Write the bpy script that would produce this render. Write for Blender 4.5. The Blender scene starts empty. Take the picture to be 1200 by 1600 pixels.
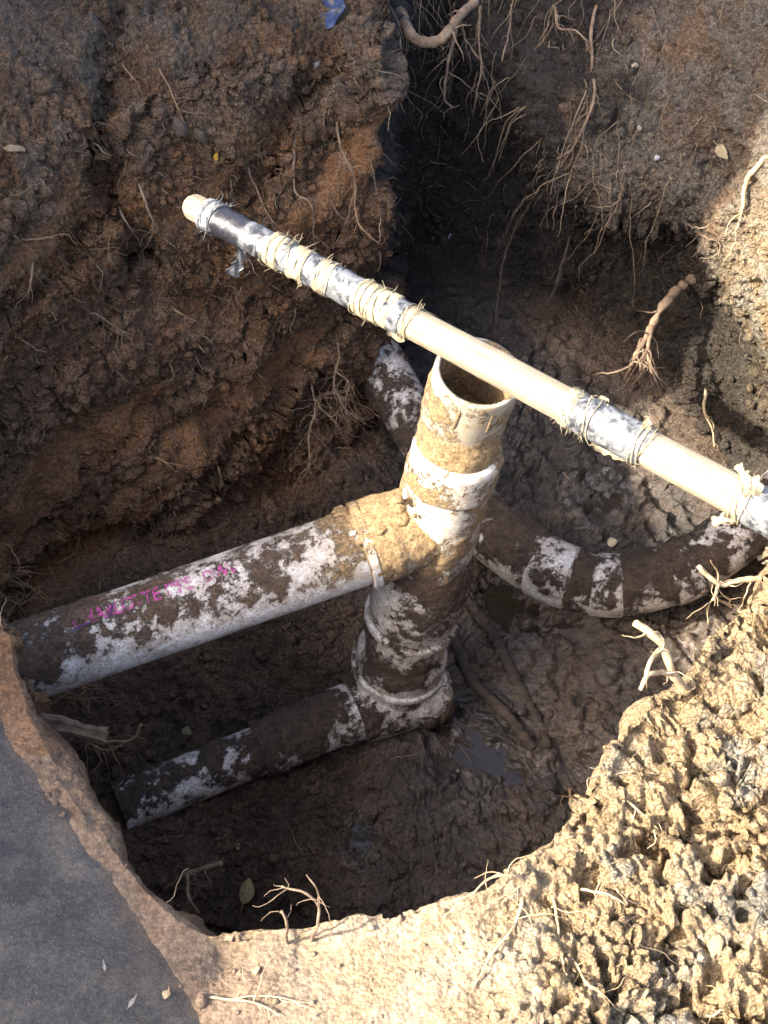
import bpy, math, random
import numpy as np
from mathutils import Vector, Matrix
from mathutils.bvhtree import BVHTree

random.seed(7)
RNG = np.random.default_rng(11)
SC = bpy.context.scene
COL = SC.collection
rad = math.radians

# ------------------------------------------------------------------ camera, sky, sun, exposure
CAM_H, PITCH, FPX = 1.6, rad(55.0), 2400.0          # phone held at 1.6 m, looking down into the pit
cam_d = bpy.data.cameras.new('camera')
cam = bpy.data.objects.new('camera', cam_d)
COL.objects.link(cam)
cam.location = (0, 0, CAM_H)
cam.rotation_euler = (math.pi / 2 - PITCH, 0, 0)
cam_d.sensor_fit = 'VERTICAL'
cam_d.sensor_height = 24.0
cam_d.lens = 24.0 * FPX / 1600.0
cam_d.clip_start = 0.05
cam_d.clip_end = 500
SC.camera = cam

SUN_EL = rad(40)
SUN_AZ = Vector((-0.955, -0.295, 0)).normalized()
SUN = Vector((SUN_AZ.x * math.cos(SUN_EL), SUN_AZ.y * math.cos(SUN_EL), math.sin(SUN_EL)))
w = bpy.data.worlds.new('World')
SC.world = w
w.use_nodes = True
nt = w.node_tree
sky = nt.nodes.new('ShaderNodeTexSky')
sky.sky_type = 'NISHITA'
sky.sun_disc = False
sky.dust_density = 6.0
sky.air_density = 0.8
sky.sun_elevation = SUN_EL
sky.sun_rotation = math.atan2(SUN.x, SUN.y)
nt.links.new(sky.outputs['Color'], nt.nodes['Background'].inputs['Color'])
nt.nodes['Background'].inputs['Strength'].default_value = 0.15
sl = bpy.data.lights.new('sun', 'SUN')
sl.energy = 3.0
sl.angle = rad(0.5)
sl.color = (1.0, 0.92, 0.79)
so = bpy.data.objects.new('sun', sl)
COL.objects.link(so)
so.rotation_euler = (-SUN).to_track_quat('-Z', 'Y').to_euler()
so.location = (-3, -1, 4)
SC.view_settings.view_transform = 'Standard'
SC.view_settings.look = 'None'
SC.view_settings.gamma = 1.0
SC.view_settings.exposure = 2.42
SC.view_settings.use_curve_mapping = False
SC.cycles.use_denoising = True
SC.cycles.max_bounces = 8
SC.cycles.diffuse_bounces = 5

# ------------------------------------------------------------------ point helpers
CAMV = Vector((0, 0, CAM_H))
RGT = Vector((1, 0, 0))
FWD = Vector((0, math.cos(PITCH), -math.sin(PITCH)))
UPV = Vector((0, math.sin(PITCH), math.cos(PITCH)))


def ray(u, v):
    return RGT * ((u - 600) / FPX) - UPV * ((v - 800) / FPX) + FWD


def at(u, v, d):
    """world point d metres deep along the sight line to that spot of the place"""
    return CAMV + ray(u, v) * d


def atz(u, v, z):
    r = ray(u, v)
    return CAMV + r * ((z - CAM_H) / r.z)


# ------------------------------------------------------------------ numpy noise
_perm = RNG.permutation(256).astype(np.int32)
_perm2 = np.concatenate([_perm, _perm])
_g = RNG.normal(size=(256, 3))
_g = (_g / np.linalg.norm(_g, axis=1)[:, None]).astype(np.float32)
_jit = RNG.random((256, 3)).astype(np.float32)


def _perlin(p):
    pi = np.floor(p)
    f = (p - pi).astype(np.float32)
    i = pi.astype(np.int32) & 255
    uu = f * f * f * (f * (f * 6 - 15) + 10)
    out = 0
    for dx in (0, 1):
        px = _perm[(i[:, 0] + dx) & 255]
        wx = uu[:, 0] if dx else 1 - uu[:, 0]
        for dy in (0, 1):
            py = _perm[(px + i[:, 1] + dy) & 255]
            wy = wx * (uu[:, 1] if dy else 1 - uu[:, 1])
            for dz in (0, 1):
                g = _g[_perm[(py + i[:, 2] + dz) & 255]]
                d = g[:, 0] * (f[:, 0] - dx) + g[:, 1] * (f[:, 1] - dy) + g[:, 2] * (f[:, 2] - dz)
                out = out + d * wy * (uu[:, 2] if dz else 1 - uu[:, 2])
    return out * 1.5


def _chunk(fn, p, *a):
    p = np.asarray(p, dtype=np.float32)
    return np.concatenate([fn(p[k:k + 60000], *a) for k in range(0, len(p), 60000)])


def noise(p, freq, seed=0.0):
    p = np.asarray(p, dtype=np.float32)
    return _chunk(_perlin, p * freq + np.float32(seed * 17.31 + 100))


def fbm(p, freq, octv=4, seed=0.0, gain=0.5, ridged=False):
    s = 0
    a = 1.0
    tot = 0
    for k in range(octv):
        n = noise(p, freq * 2.03 ** k, seed + k * 1.7)
        if ridged:
            n = 1 - 2 * np.abs(n)
        s = s + a * n
        tot += a
        a *= gain
    return s / tot


def _worley(p):
    pi = np.floor(p)
    f = (p - pi).astype(np.float32)
    i = pi.astype(np.int32) & 255
    f1 = np.full(len(p), 9.0, np.float32)
    f2 = np.full(len(p), 9.0, np.float32)
    idc = np.zeros(len(p), np.int32)
    for dx in (-1, 0, 1):
        px = _perm[(i[:, 0] + dx) & 255]
        for dy in (-1, 0, 1):
            py = _perm[(px + i[:, 1] + dy) & 255]
            for dz in (-1, 0, 1):
                h = _perm[(py + i[:, 2] + dz) & 255]
                j = _jit[h]
                d = (j[:, 0] + dx - f[:, 0]) ** 2 + (j[:, 1] + dy - f[:, 1]) ** 2 + (j[:, 2] + dz - f[:, 2]) ** 2
                nearer = d < f1
                f2 = np.where(nearer, f1, np.minimum(f2, d))
                idc = np.where(nearer, h, idc)
                f1 = np.where(nearer, d, f1)
    return np.stack([np.sqrt(f1), np.sqrt(f2), _jit[idc][:, 0]], 1)


def worley(p, freq, seed=0.0):
    p = np.asarray(p, dtype=np.float32)
    return _chunk(_worley, p * freq + np.float32(seed * 13.7 + 90))


def sstep(a, b, x):
    t = np.clip((x - a) / (b - a), 0, 1)
    return t * t * (3 - 2 * t)


# ------------------------------------------------------------------ mesh helpers
def make_mesh(name, verts, faces, smooth=True, attrs=None):
    """faces: (n,4) or (n,3) int array, or a list of such arrays"""
    me = bpy.data.meshes.new(name)
    if not isinstance(faces, list):
        faces = [faces]
    faces = [np.asarray(f, dtype=np.int32) for f in faces if len(f)]
    verts = np.asarray(verts, dtype=np.float32)
    nl = sum(f.size for f in faces)
    nf = sum(len(f) for f in faces)
    me.vertices.add(len(verts))
    me.vertices.foreach_set('co', verts.ravel())
    me.loops.add(nl)
    me.loops.foreach_set('vertex_index', np.concatenate([f.ravel() for f in faces]))
    me.polygons.add(nf)
    tot = np.concatenate([np.full(len(f), f.shape[1], np.int32) for f in faces])
    st = np.concatenate([[0], np.cumsum(tot)[:-1]]).astype(np.int32)
    me.polygons.foreach_set('loop_start', st)
    me.polygons.foreach_set('use_smooth', np.full(nf, smooth, dtype=bool))
    me.update(calc_edges=True)
    for k, a in (attrs or {}).items():
        at_ = me.attributes.new(k, 'FLOAT', 'POINT')
        at_.data.foreach_set('value', np.asarray(a, dtype=np.float32).ravel())
    me.validate()
    return me


def add(name, me, mat=None, parent=None, label=None, category=None, group=None, kind=None):
    o = bpy.data.objects.new(name, me)
    COL.objects.link(o)
    if mat is not None and me is not None:
        me.materials.append(mat)
    if parent is not None:
        o.parent = parent
        o.matrix_parent_inverse = Matrix.Translation(-Vector(parent.location))
    tag(o, label, category, group, kind)
    return o


def tag(o, label=None, category=None, group=None, kind=None):
    for k, v in (('label', label), ('category', category), ('group', group), ('kind', kind)):
        if v:
            o[k] = v
    return o


def empty(name, loc, label, category, group=None):
    o = bpy.data.objects.new(name, None)
    COL.objects.link(o)
    o.location = loc
    o.empty_display_size = 0.05
    return tag(o, label, category, group)


def grid_faces(nu, nv, wrap_v=False, off=0):
    """faces of a grid of nu rows of nv verts"""
    r = np.arange(nu - 1)[:, None]
    c = np.arange(nv if wrap_v else nv - 1)[None, :]
    c2 = (c + 1) % nv
    a = r * nv + c
    b = r * nv + c2
    d = (r + 1) * nv + c
    e = (r + 1) * nv + c2
    return np.stack([a, b, e, d], -1).reshape(-1, 4) + off


def smooth_path(pts, n):
    """Catmull-Rom through pts, n samples evenly spaced by length"""
    p = np.array([tuple(q) for q in pts], dtype=float)
    if len(p) == 2:
        t = np.linspace(0, 1, n)[:, None]
        return p[0] * (1 - t) + p[1] * t
    e = np.vstack([2 * p[0] - p[1], p, 2 * p[-1] - p[-2]])
    out = []
    for k in range(1, len(e) - 2):
        t = np.linspace(0, 1, 40, endpoint=False)[:, None]
        a, b, c, d = e[k - 1], e[k], e[k + 1], e[k + 2]
        out.append(0.5 * ((2 * b) + (c - a) * t + (2 * a - 5 * b + 4 * c - d) * t ** 2 + (3 * b - a - 3 * c + d) * t ** 3))
    out = np.vstack(out + [p[-1:]])
    L = np.concatenate([[0], np.cumsum(np.linalg.norm(np.diff(out, axis=0), axis=1))])
    q = np.linspace(0, L[-1], n)
    return np.stack([np.interp(q, L, out[:, k]) for k in range(3)], 1)


def frames(path, up=(0, 0, 1)):
    """tangent, side, top for each path point (parallel transported)"""
    t = np.gradient(path, axis=0)
    t /= np.linalg.norm(t, axis=1)[:, None] + 1e-12
    u = np.array(up, float)
    if abs(np.dot(u, t[0])) > 0.95:
        u = np.array([0.0, -1.0, 0.2])
    S = np.zeros_like(t)
    T = np.zeros_like(t)
    for k in range(len(t)):
        u = u - t[k] * np.dot(u, t[k])
        u /= np.linalg.norm(u) + 1e-12
        T[k] = u
        S[k] = np.cross(t[k], u)
    return t, S, T


def tube(path, radii, nr=8, cap=True, rough=0.0):
    """verts, faces of a tube; ring angle 0 = top"""
    path = np.asarray(path, float)
    n = len(path)
    radii = np.broadcast_to(np.asarray(radii, float), (n,))
    t, S, T = frames(path)
    a = np.linspace(0, 2 * math.pi, nr, endpoint=False)
    rr = radii[:, None] * np.ones(nr)[None]
    if rough:
        rr = rr * (1 + rough * RNG.normal(size=rr.shape))
    v = path[:, None, :] + rr[..., None] * (np.cos(a)[None, :, None] * T[:, None, :] + np.sin(a)[None, :, None] * S[:, None, :])
    v = v.reshape(-1, 3)
    f = [grid_faces(n, nr, True)]
    if cap:
        c0 = len(v)
        v = np.vstack([v, path[:1], path[-1:]])
        i = np.arange(nr)
        j = (i + 1) % nr
        f.append(np.stack([j, i, np.full(nr, c0)], 1))
        f.append(np.stack([i + (n - 1) * nr, j + (n - 1) * nr, np.full(nr, c0 + 1)], 1))
    return v, f


class Bag:
    """collects shapes into one mesh"""

    def __init__(s):
        s.v, s.q, s.t, s.n, s.at = [], [], [], 0, {}

    def put(s, v, fs, **attrs):
        if not isinstance(fs, list):
            fs = [fs]
        for f in fs:
            f = np.asarray(f) + s.n
            (s.q if f.shape[1] == 4 else s.t).append(f)
        s.v.append(np.asarray(v))
        for k, a in attrs.items():
            s.at.setdefault(k, []).append(np.broadcast_to(np.asarray(a, float), (len(v),)))
        s.n += len(v)

    def mesh(s, name, smooth=True):
        fs = []
        if s.q:
            fs.append(np.vstack(s.q))
        if s.t:
            fs.append(np.vstack(s.t))
        return make_mesh(name, np.vstack(s.v), fs, smooth, {k: np.concatenate(a) for k, a in s.at.items()})


# ------------------------------------------------------------------ materials
class NB:
    """small node builder"""

    def __init__(s, name):
        s.m = bpy.data.materials.new(name)
        s.m.use_nodes = True
        s.t = s.m.node_tree
        s.b = s.t.nodes['Principled BSDF']
        s.out = s.t.nodes['Material Output']
        tc = s.t.nodes.new('ShaderNodeTexCoord')
        s.co = tc.outputs['Object']

    def link(s, a, b):
        s.t.links.new(a, b)

    def val(s, node, key, v):
        if isinstance(v, bpy.types.NodeSocket):
            s.link(v, node.inputs[key])
        else:
            node.inputs[key].default_value = v

    def noise(s, scale, detail=4, rough=0.55, co=None, dist=0.0):
        n = s.t.nodes.new('ShaderNodeTexNoise')
        s.link(co or s.co, n.inputs['Vector'])
        n.inputs['Scale'].default_value = scale
        n.inputs['Detail'].default_value = detail
        n.inputs['Roughness'].default_value = rough
        n.inputs['Distortion'].default_value = dist
        return n.outputs['Fac']

    def vor(s, scale, co=None, feature='F1'):
        n = s.t.nodes.new('ShaderNodeTexVoronoi')
        n.feature = feature
        s.link(co or s.co, n.inputs['Vector'])
        n.inputs['Scale'].default_value = scale
        return n.outputs['Distance']

    def attr(s, name):
        n = s.t.nodes.new('ShaderNodeAttribute')
        n.attribute_name = name
        return n.outputs['Fac']

    def math(s, op, a, b=0.0, clamp=False):
        n = s.t.nodes.new('ShaderNodeMath')
        n.operation = op
        n.use_clamp = clamp
        s.val(n, 0, a)
        s.val(n, 1, b)
        return n.outputs[0]

    def step(s, a, b, x):
        n = s.t.nodes.new('ShaderNodeMapRange')
        n.interpolation_type = 'SMOOTHSTEP'
        s.val(n, 'Value', x)
        n.inputs['From Min'].default_value = a
        n.inputs['From Max'].default_value = b
        return n.outputs['Result']

    def mix(s, f, a, b, blend='MIX'):
        n = s.t.nodes.new('ShaderNodeMix')
        n.data_type = 'RGBA'
        n.blend_type = blend
        s.val(n, 0, f)
        for k, v in ((6, a), (7, b)):
            if isinstance(v, bpy.types.NodeSocket):
                s.link(v, n.inputs[k])
            else:
                n.inputs[k].default_value = (*v, 1) if len(v) == 3 else v
        return n.outputs[2]

    def mapping(s, scale=(1, 1, 1), rot=(0, 0, 0)):
        n = s.t.nodes.new('ShaderNodeMapping')
        s.link(s.co, n.inputs['Vector'])
        n.inputs['Scale'].default_value = scale
        n.inputs['Rotation'].default_value = rot
        return n.outputs['Vector']

    def bump(s, h, dist, strength=1.0, normal=None):
        n = s.t.nodes.new('ShaderNodeBump')
        s.link(h, n.inputs['Height'])
        n.inputs['Distance'].default_value = dist
        n.inputs['Strength'].default_value = strength
        if normal is not None:
            s.link(normal, n.inputs['Normal'])
        return n.outputs['Normal']

    def done(s, color, rough=0.9, normal=None, spec=0.3):
        if isinstance(color, bpy.types.NodeSocket):
            s.link(color, s.b.inputs['Base Color'])
        else:
            s.b.inputs['Base Color'].default_value = (*color, 1)
        s.val(s.b, 'Roughness', rough)
        if normal is not None:
            s.link(normal, s.b.inputs['Normal'])
        s.val(s.b, 'Specular IOR Level', spec)
        return s.m


BROWN = (0.185, 0.122, 0.079)
ORANGE = (0.185, 0.096, 0.045)
GREY = (0.150, 0.132, 0.110)
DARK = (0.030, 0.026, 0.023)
DRY = (0.425, 0.318, 0.185)


def soil_color(n):
    """soil colour from the kinds of soil and the recess shade painted into dark"""
    a = n.noise(9, 5, 0.6)
    b = n.noise(55, 5, 0.65)
    c = n.noise(240, 4, 0.7)
    col = n.mix(n.step(0.40, 0.62, a), BROWN, (0.105, 0.068, 0.044))
    col = n.mix(n.math('MULTIPLY', n.attr('orange'), n.step(0.25, 0.65, b)), col, ORANGE)
    col = n.mix(n.math('MULTIPLY', n.attr('grey'), n.step(0.18, 0.50, n.noise(28, 5, 0.6))), col, GREY)
    col = n.mix(n.attr('dry'), col, n.mix(n.step(0.35, 0.68, b), DRY, (0.325, 0.248, 0.155)))
    drygrey = n.math('MULTIPLY', n.attr('dry'), n.math('MULTIPLY', n.attr('grey'), n.step(0.42, 0.6, n.noise(16, 5, 0.6))))
    col = n.mix(drygrey, col, (0.31, 0.295, 0.25))
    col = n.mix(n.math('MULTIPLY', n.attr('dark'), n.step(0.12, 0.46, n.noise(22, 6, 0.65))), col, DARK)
    v = n.step(0.25, 0.75, n.noise(130, 5, 0.7))
    col = n.mix(0.8, col, n.mix(v, (0.40, 0.39, 0.39), (1.62, 1.58, 1.50)), 'MULTIPLY')
    f1 = n.step(0.30, 0.70, n.noise(330, 4, 0.75))
    col = n.mix(n.math('MULTIPLY', 0.8, n.math('SUBTRACT', 1.0, n.math('MULTIPLY', n.attr('fine'), 0.65))), col, n.mix(f1, (0.42, 0.40, 0.39), (1.60, 1.58, 1.55)), 'MULTIPLY')
    # pale grit and fine dark specks
    col = n.mix(n.math('MULTIPLY', n.step(0.64, 0.72, c), 0.6), col, (0.36, 0.31, 0.25))
    col = n.mix(n.math('MULTIPLY', n.step(0.36, 0.30, c), 0.5), col, (0.03, 0.022, 0.016))
    return col, b, c


def soil_material(name):
    n = NB(name)
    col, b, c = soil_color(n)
    wet = n.attr('wet')
    dry = n.math('SUBTRACT', 1.0, wet, True)
    h = n.math('ADD', n.math('MULTIPLY', n.noise(110, 6, 0.7), 1.0), n.math('MULTIPLY', c, 0.35))
    vv = n.vor(190)
    h = n.math('SUBTRACT', h, n.math('MULTIPLY', vv, 0.55))
    h = n.math('ADD', h, n.math('MULTIPLY', n.noise(420, 4, 0.75), 0.30))
    nb = n.t.nodes.new('ShaderNodeBump')
    n.link(h, nb.inputs['Height'])
    nb.inputs['Distance'].default_value = 0.012
    n.link(n.math('MULTIPLY', n.math('ADD', n.math('MULTIPLY', dry, 0.72), 0.28), n.math('SUBTRACT', 1.0, n.math('MULTIPLY', n.attr('fine'), 0.55))), nb.inputs['Strength'])
    wn = n.step(0.40, 0.62, n.noise(35, 4, 0.6))
    r = n.math('SUBTRACT', 0.95, n.math('MULTIPLY', wet, n.math('ADD', n.math('MULTIPLY', wn, 0.50), 0.20)))
    return n.done(col, r, nb.outputs['Normal'], n.math('ADD', 0.15, n.math('MULTIPLY', wet, 0.45)))


def pvc_material(name, base=(0.74, 0.73, 0.69), mudc=(0.085, 0.056, 0.037), mudc2=(0.150, 0.100, 0.064), stain=0.35):
    n = NB(name)
    mud = n.math('ADD', n.attr('mud'), n.math('MULTIPLY', n.math('SUBTRACT', n.noise(85, 6, 0.72), 0.5), 1.5))
    mud = n.math('ADD', mud, n.math('MULTIPLY', n.math('SUBTRACT', n.noise(310, 3, 0.6), 0.5), 0.6))
    mf = n.step(-0.10, 0.16, mud)
    st = n.noise(60, 6, 0.65, dist=0.6)
    pv = n.mix(n.math('MULTIPLY', n.step(0.40, 0.72, st), stain * 2), base, (0.33, 0.27, 0.20))
    pv = n.mix(n.math('MULTIPLY', n.step(0.58, 0.72, n.noise(400, 3, 0.7)), 0.55), pv, (0.10, 0.075, 0.055))
    pv = n.mix(n.math('MULTIPLY', n.step(0.45, 0.62, n.noise(150, 6, 0.75, dist=1.0)), 0.45), pv, (0.30, 0.25, 0.20))
    # thin smear of dirt near the caked mud
    pv = n.mix(n.math('MULTIPLY', n.step(-0.5, 0.0, mud), 0.35), pv, (0.26, 0.19, 0.13))
    film = n.math('MULTIPLY', n.step(-0.75, -0.15, n.math('ADD', mud, n.math('MULTIPLY', n.math('SUBTRACT', n.noise(30, 5, 0.7, dist=1.5), 0.5), 1.6))), 0.42)
    pv = n.mix(film, pv, n.mix(n.attr('dry'), (0.21, 0.155, 0.11), (0.40, 0.31, 0.19)))
    spk = n.math('MULTIPLY', n.step(0.52, 0.60, n.noise(230, 5, 0.75)), n.step(-0.9, -0.2, n.math('ADD', mud, n.math('MULTIPLY', n.noise(26, 3), 0.5))))
    pv = n.mix(n.math('MULTIPLY', spk, 0.8), pv, n.mix(n.attr('dry'), (0.12, 0.085, 0.06), (0.34, 0.25, 0.15)))
    md = n.mix(n.step(0.35, 0.65, n.noise(60, 5, 0.65)), mudc, mudc2)
    drym = n.mix(n.step(0.35, 0.65, n.noise(95, 5, 0.7)), (0.44, 0.31, 0.16), (0.30, 0.20, 0.10))
    md = n.mix(n.attr('dry'), md, drym)
    md = n.mix(0.85, md, n.mix(n.step(0.3, 0.7, n.noise(220, 5, 0.75)), (0.35, 0.34, 0.33), (1.55, 1.5, 1.45)), 'MULTIPLY')
    col = n.mix(mf, pv, md)
    hh = n.math('ADD', n.math('MULTIPLY', mf, n.math('ADD', 0.35, n.math('MULTIPLY', n.noise(170, 6, 0.75), 1.3))), n.math('MULTIPLY', st, 0.06))
    hh = n.math('ADD', hh, n.math('MULTIPLY', mf, n.math('MULTIPLY', n.noise(480, 4, 0.75), 0.6)))
    nb = n.bump(hh, 0.006, 0.9)
    r = n.math('ADD', 0.42, n.math('MULTIPLY', mf, 0.42))
    return n.done(col, r, nb, 0.35)


def root_material(name, c1, c2):
    n = NB(name)
    a = n.noise(60, 4, 0.6, n.mapping((1, 1, 1)))
    col = n.mix(n.step(0.3, 0.7, a), c1, c2)
    col = n.mix(n.math('MULTIPLY', n.step(0.55, 0.7, n.noise(200, 4)), 0.7), col, (0.06, 0.04, 0.025))
    return n.done(col, 0.85, n.bump(n.noise(300, 5, 0.7), 0.002, 0.7), 0.2)


M = {}
M['soil'] = soil_material('soil')
M['pvc'] = pvc_material('pvc_muddy')
M['pvc_dark'] = pvc_material('pvc_dark_mud', (0.72, 0.72, 0.70), (0.052, 0.037, 0.027), (0.095, 0.066, 0.046), 0.25)
M['coupling'] = pvc_material('pvc_grey_green', (0.36, 0.37, 0.31), (0.36, 0.26, 0.15), (0.44, 0.34, 0.20), 0.5)
M['root'] = root_material('root_tan', (0.36, 0.23, 0.13), (0.22, 0.135, 0.075))
M['root_pale'] = root_material('root_pale', (0.52, 0.40, 0.25), (0.38, 0.27, 0.15))
M['root_dark'] = root_material('root_dark', (0.075, 0.056, 0.042), (0.038, 0.030, 0.024))
M['stump'] = root_material('stump', (0.15, 0.10, 0.062), (0.06, 0.042, 0.03))
M['root_grey'] = root_material('root_grey', (0.25, 0.18, 0.12), (0.13, 0.09, 0.06))


# ------------------------------------------------------------------ terrain: one pit, profiles turned about a centre
OX, OY = 0.05, 1.25
# angle, foot r, foot z, lower r, z, upper r, z, rim r, rim z, ground rise outward
TAB = [
    (-168, .70, -.64, .70, -.45, .70, -.20, .68, -.05, .05),
    (-151, .60, -.66, .60, -.45, .60, -.20, .585, -.05, .06),
    (-126, .64, -.70, .66, -.50, .67, -.22, .665, -.045, .05),
    (-112, .66, -.72, .70, -.50, .725, -.22, .72, -.03, .03),
    (-100, .62, -.73, .665, -.50, .675, -.22, .67, -.015, .02),
    (-85, .59, -.73, .63, -.50, .65, -.22, .64, .0, .0),
    (-77, .56, -.73, .59, -.50, .60, -.22, .585, .0, .01),
    (-66, .52, -.73, .53, -.50, .53, -.22, .505, .0, .02),
    (-57, .50, -.73, .50, -.50, .50, -.22, .478, .0, .03),
    (-44, .50, -.72, .50, -.50, .49, -.22, .466, .0, .04),
    (-23, .56, -.70, .55, -.50, .52, -.22, .467, .0, .05),
    (0, .64, -.68, .64, -.50, .60, -.20, .53, .0, .05),
    (14, .68, -.66, .68, -.46, .64, -.20, .60, -.02, .05),
    (28, .70, -.68, .71, -.45, .66, -.22, .70, .0, .05),
    (42, .78, -.70, .80, -.44, .76, -.22, .84, .0, .04),
    (54, .86, -.70, .90, -.46, .83, -.22, 1.00, .0, .04),
    (64, .92, -.70, .95, -.46, .78, -.26, 1.08, .0, .04),
    (72, .92, -.68, .94, -.46, .82, -.25, 1.10, .0, .04),
    (79, 1.02, -.68, 1.05, -.46, 1.02, -.22, 1.16, .0, .04),
    (88, 1.05, -.68, 1.10, -.46, 1.12, -.22, 1.14, .0, .04),
    (91.5, 1.00, -.68, 1.05, -.46, 1.06, -.22, 1.10, .0, .04),
    (94, .70, -.70, .70, -.46, .69, -.22, .75, .0, .03),
    (97, .60, -.71, .64, -.46, .66, -.22, .76, .0, .03),
    (103, .545, -.71, .61, -.46, .665, -.22, .80, .0, .02),
    (114, .475, -.71, .57, -.46, .675, -.22, .82, .0, .02),
    (127, .48, -.70, .58, -.46, .69, -.22, .78, .0, .03),
    (142, .50, -.68, .60, -.46, .72, -.22, .80, .0, .04),
    (160, .66, -.65, .72, -.45, .78, -.22, .84, .0, .04),
    (178, .72, -.63, .74, -.45, .76, -.22, .76, -.03, .05),
]
NT, NF, NW, NG, NX = 1660, 130, 228, 205, 22


def terrain():
    tab = np.array(TAB)
    # more columns where the far walls are seen
    dens_th = np.linspace(-180, 180, 3601)
    dens = 1.0 + 0.35 * np.exp(-((dens_th - 110) / 45) ** 2) + 1.2 * np.exp(-((dens_th - 95) / 5) ** 2) + 0.55 * np.exp(-((dens_th + 75) / 35) ** 2) - 0.5 * np.exp(-((dens_th - 2) / 16) ** 2) - 0.45 * (np.exp(-((dens_th - 178) / 18) ** 2) + np.exp(-((dens_th + 182) / 18) ** 2))
    cum = np.concatenate([[0], np.cumsum((dens[1:] + dens[:-1]) / 2)])
    th = np.interp(np.linspace(0, cum[-1], NT, endpoint=False), cum, dens_th)
    tt = np.concatenate([tab[:, 0] - 360, tab[:, 0], tab[:, 0] + 360])
    fine = np.linspace(-180, 180, 1441)
    par = []
    for k in range(1, tab.shape[1]):
        y = np.interp(fine, tt, np.tile(tab[:, k], 3))
        ker = np.exp(-(np.arange(-12, 13) / 5.0) ** 2)
        ker /= ker.sum()
        y = np.convolve(np.concatenate([y[-13:-1], y, y[1:13]]), ker, 'valid')
        par.append(np.interp(th, fine, y))
    rf, zf, r1, z1, r2, z2, rr, zr, gr = par
    # ragged outline: wander of the radii with angle
    ca = np.stack([np.cos(np.radians(th)), np.sin(np.radians(th)), np.zeros(NT)], 1)
    wob = fbm(ca, 3.0, 4, 3)
    wob2 = fbm(ca, 5.0, 4, 9)
    rr = rr + 0.018 * wob
    r2 = r2 + 0.022 * wob2
    r1 = r1 + 0.022 * fbm(ca, 4.0, 4, 14)
    rf = rf + 0.03 * fbm(ca, 3.0, 3, 21)
    rows_r, rows_z, rows_k = [], [], []
    for i in range(NF):                                  # floor
        s = (i / NF) ** 0.8
        rows_r.append(0.0006 + (rf - 0.0006) * s)
        rows_z.append(-0.735 + (zf + 0.735) * s ** 2.2)
        rows_k.append(np.full(NT, 0.0 + 0.999 * s))
    cr = np.stack([2 * rf - (rf * 0.9 + r1 * 0.1), rf, r1, r2, rr, rr + 0.10], 0)
    cz = np.stack([zf - 0.02, zf, z1, z2, zr, zr + gr * 0.7 + 0.005], 0)
    for i in range(NW):                                  # wall, Catmull-Rom through its four control rings
        s = i / NW * 3
        k = min(int(s), 2)
        t = s - k
        wts = [0.5 * (-t + 2 * t * t - t ** 3), 0.5 * (2 - 5 * t * t + 3 * t ** 3), 0.5 * (t + 4 * t * t - 3 * t ** 3), 0.5 * (-t * t + t ** 3)]
        rows_r.append(sum(wts[q] * cr[k + q] for q in range(4)))
        rows_z.append(sum(wts[q] * cz[k + q] for q in range(4)))
        rows_k.append(np.full(NT, 1.0 + i / NW))
    for i in range(NG):                                  # ground near the pit
        s = i / NG * 0.62
        rows_r.append(rr + s)
        rows_z.append(zr + gr * sstep(0, 0.16, s))
        rows_k.append(np.full(NT, 2.0 + s))
    for i in range(NX):                                  # and on to the horizon
        s = 0.62 + 0.02 * (1.42 ** i - 1) + 0.012 * i
        rows_r.append(rr * 0 + (rr + s))
        rows_z.append(zr * 0 + zr + gr)
        rows_k.append(np.full(NT, 2.0 + s))
    # the far ring reaches 60 m
    rows_r.append(np.full(NT, 60.0)); rows_z.append(np.full(NT, 0.02)); rows_k.append(np.full(NT, 62.0))
    R = np.array(rows_r); Z = np.array(rows_z); K = np.array(rows_k)
    nr = len(R)
    c, s_ = np.cos(np.radians(th)), np.sin(np.radians(th))
    P = np.stack([OX + R * c, OY + R * s_, Z], -1)

    def normals(P):
        du = np.empty_like(P)
        du[1:-1] = P[2:] - P[:-2]; du[0] = P[1] - P[0]; du[-1] = P[-1] - P[-2]
        dv = np.roll(P, -1, 1) - np.roll(P, 1, 1)
        n = np.cross(dv, du)
        n = -n
        n /= np.linalg.norm(n, axis=-1, keepdims=True) + 1e-9
        flip = (n[..., 2:3] < -0.6)                      # ground and floor always face up
        return np.where(flip, -n, n)

    K1 = K.ravel()
    X, Y = P[..., 0].ravel(), P[..., 1].ravel()
    nearR = np.hypot(X - OX, Y - OY)
    wall = sstep(0.85, 1.1, K1) * (1 - sstep(1.9, 2.06, K1))
    ground = sstep(1.93, 2.03, K1)
    floor = 1 - sstep(0.8, 1.02, K1)
    farfade = 1 - sstep(1.2, 3.0, nearR)
    # ---- large lumps
    q = P.reshape(-1, 3)
    N = normals(P).reshape(-1, 3)
    # spoil mound on the right bank, outside the pit
    bank = sstep(-0.02, 0.25, X - 0.10 - 0.25 * (Y - 0.7)) * ground * (1 - sstep(1.22, 1.45, Y))   # right sunlit bank
    pave = sstep(-0.13, -0.22, X - 0.10 - 0.0 * Y) * 0
    # straight-ish inner edge of the paved surface: distance left of the line from (-.50,.86) to (-.19,.47)
    ex, ey = np.array([-0.450, 0.852]), np.array([-0.172, 0.480])
    dvec = (ey - ex) / np.linalg.norm(ey - ex)
    dpav = (X - ex[0]) * dvec[1] - (Y - ex[1]) * dvec[0]     # >0 on the pavement side
    dpav = dpav + 0.02 * noise(q, 7, 5)
    pave = sstep(0.0, 0.05, dpav) * ground * (Y < 1.3)
    strip = ground * (1 - pave) * (1 - sstep(-0.16, -0.02, X)) * (Y < 1.2)     # smooth brown shoulder
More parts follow.
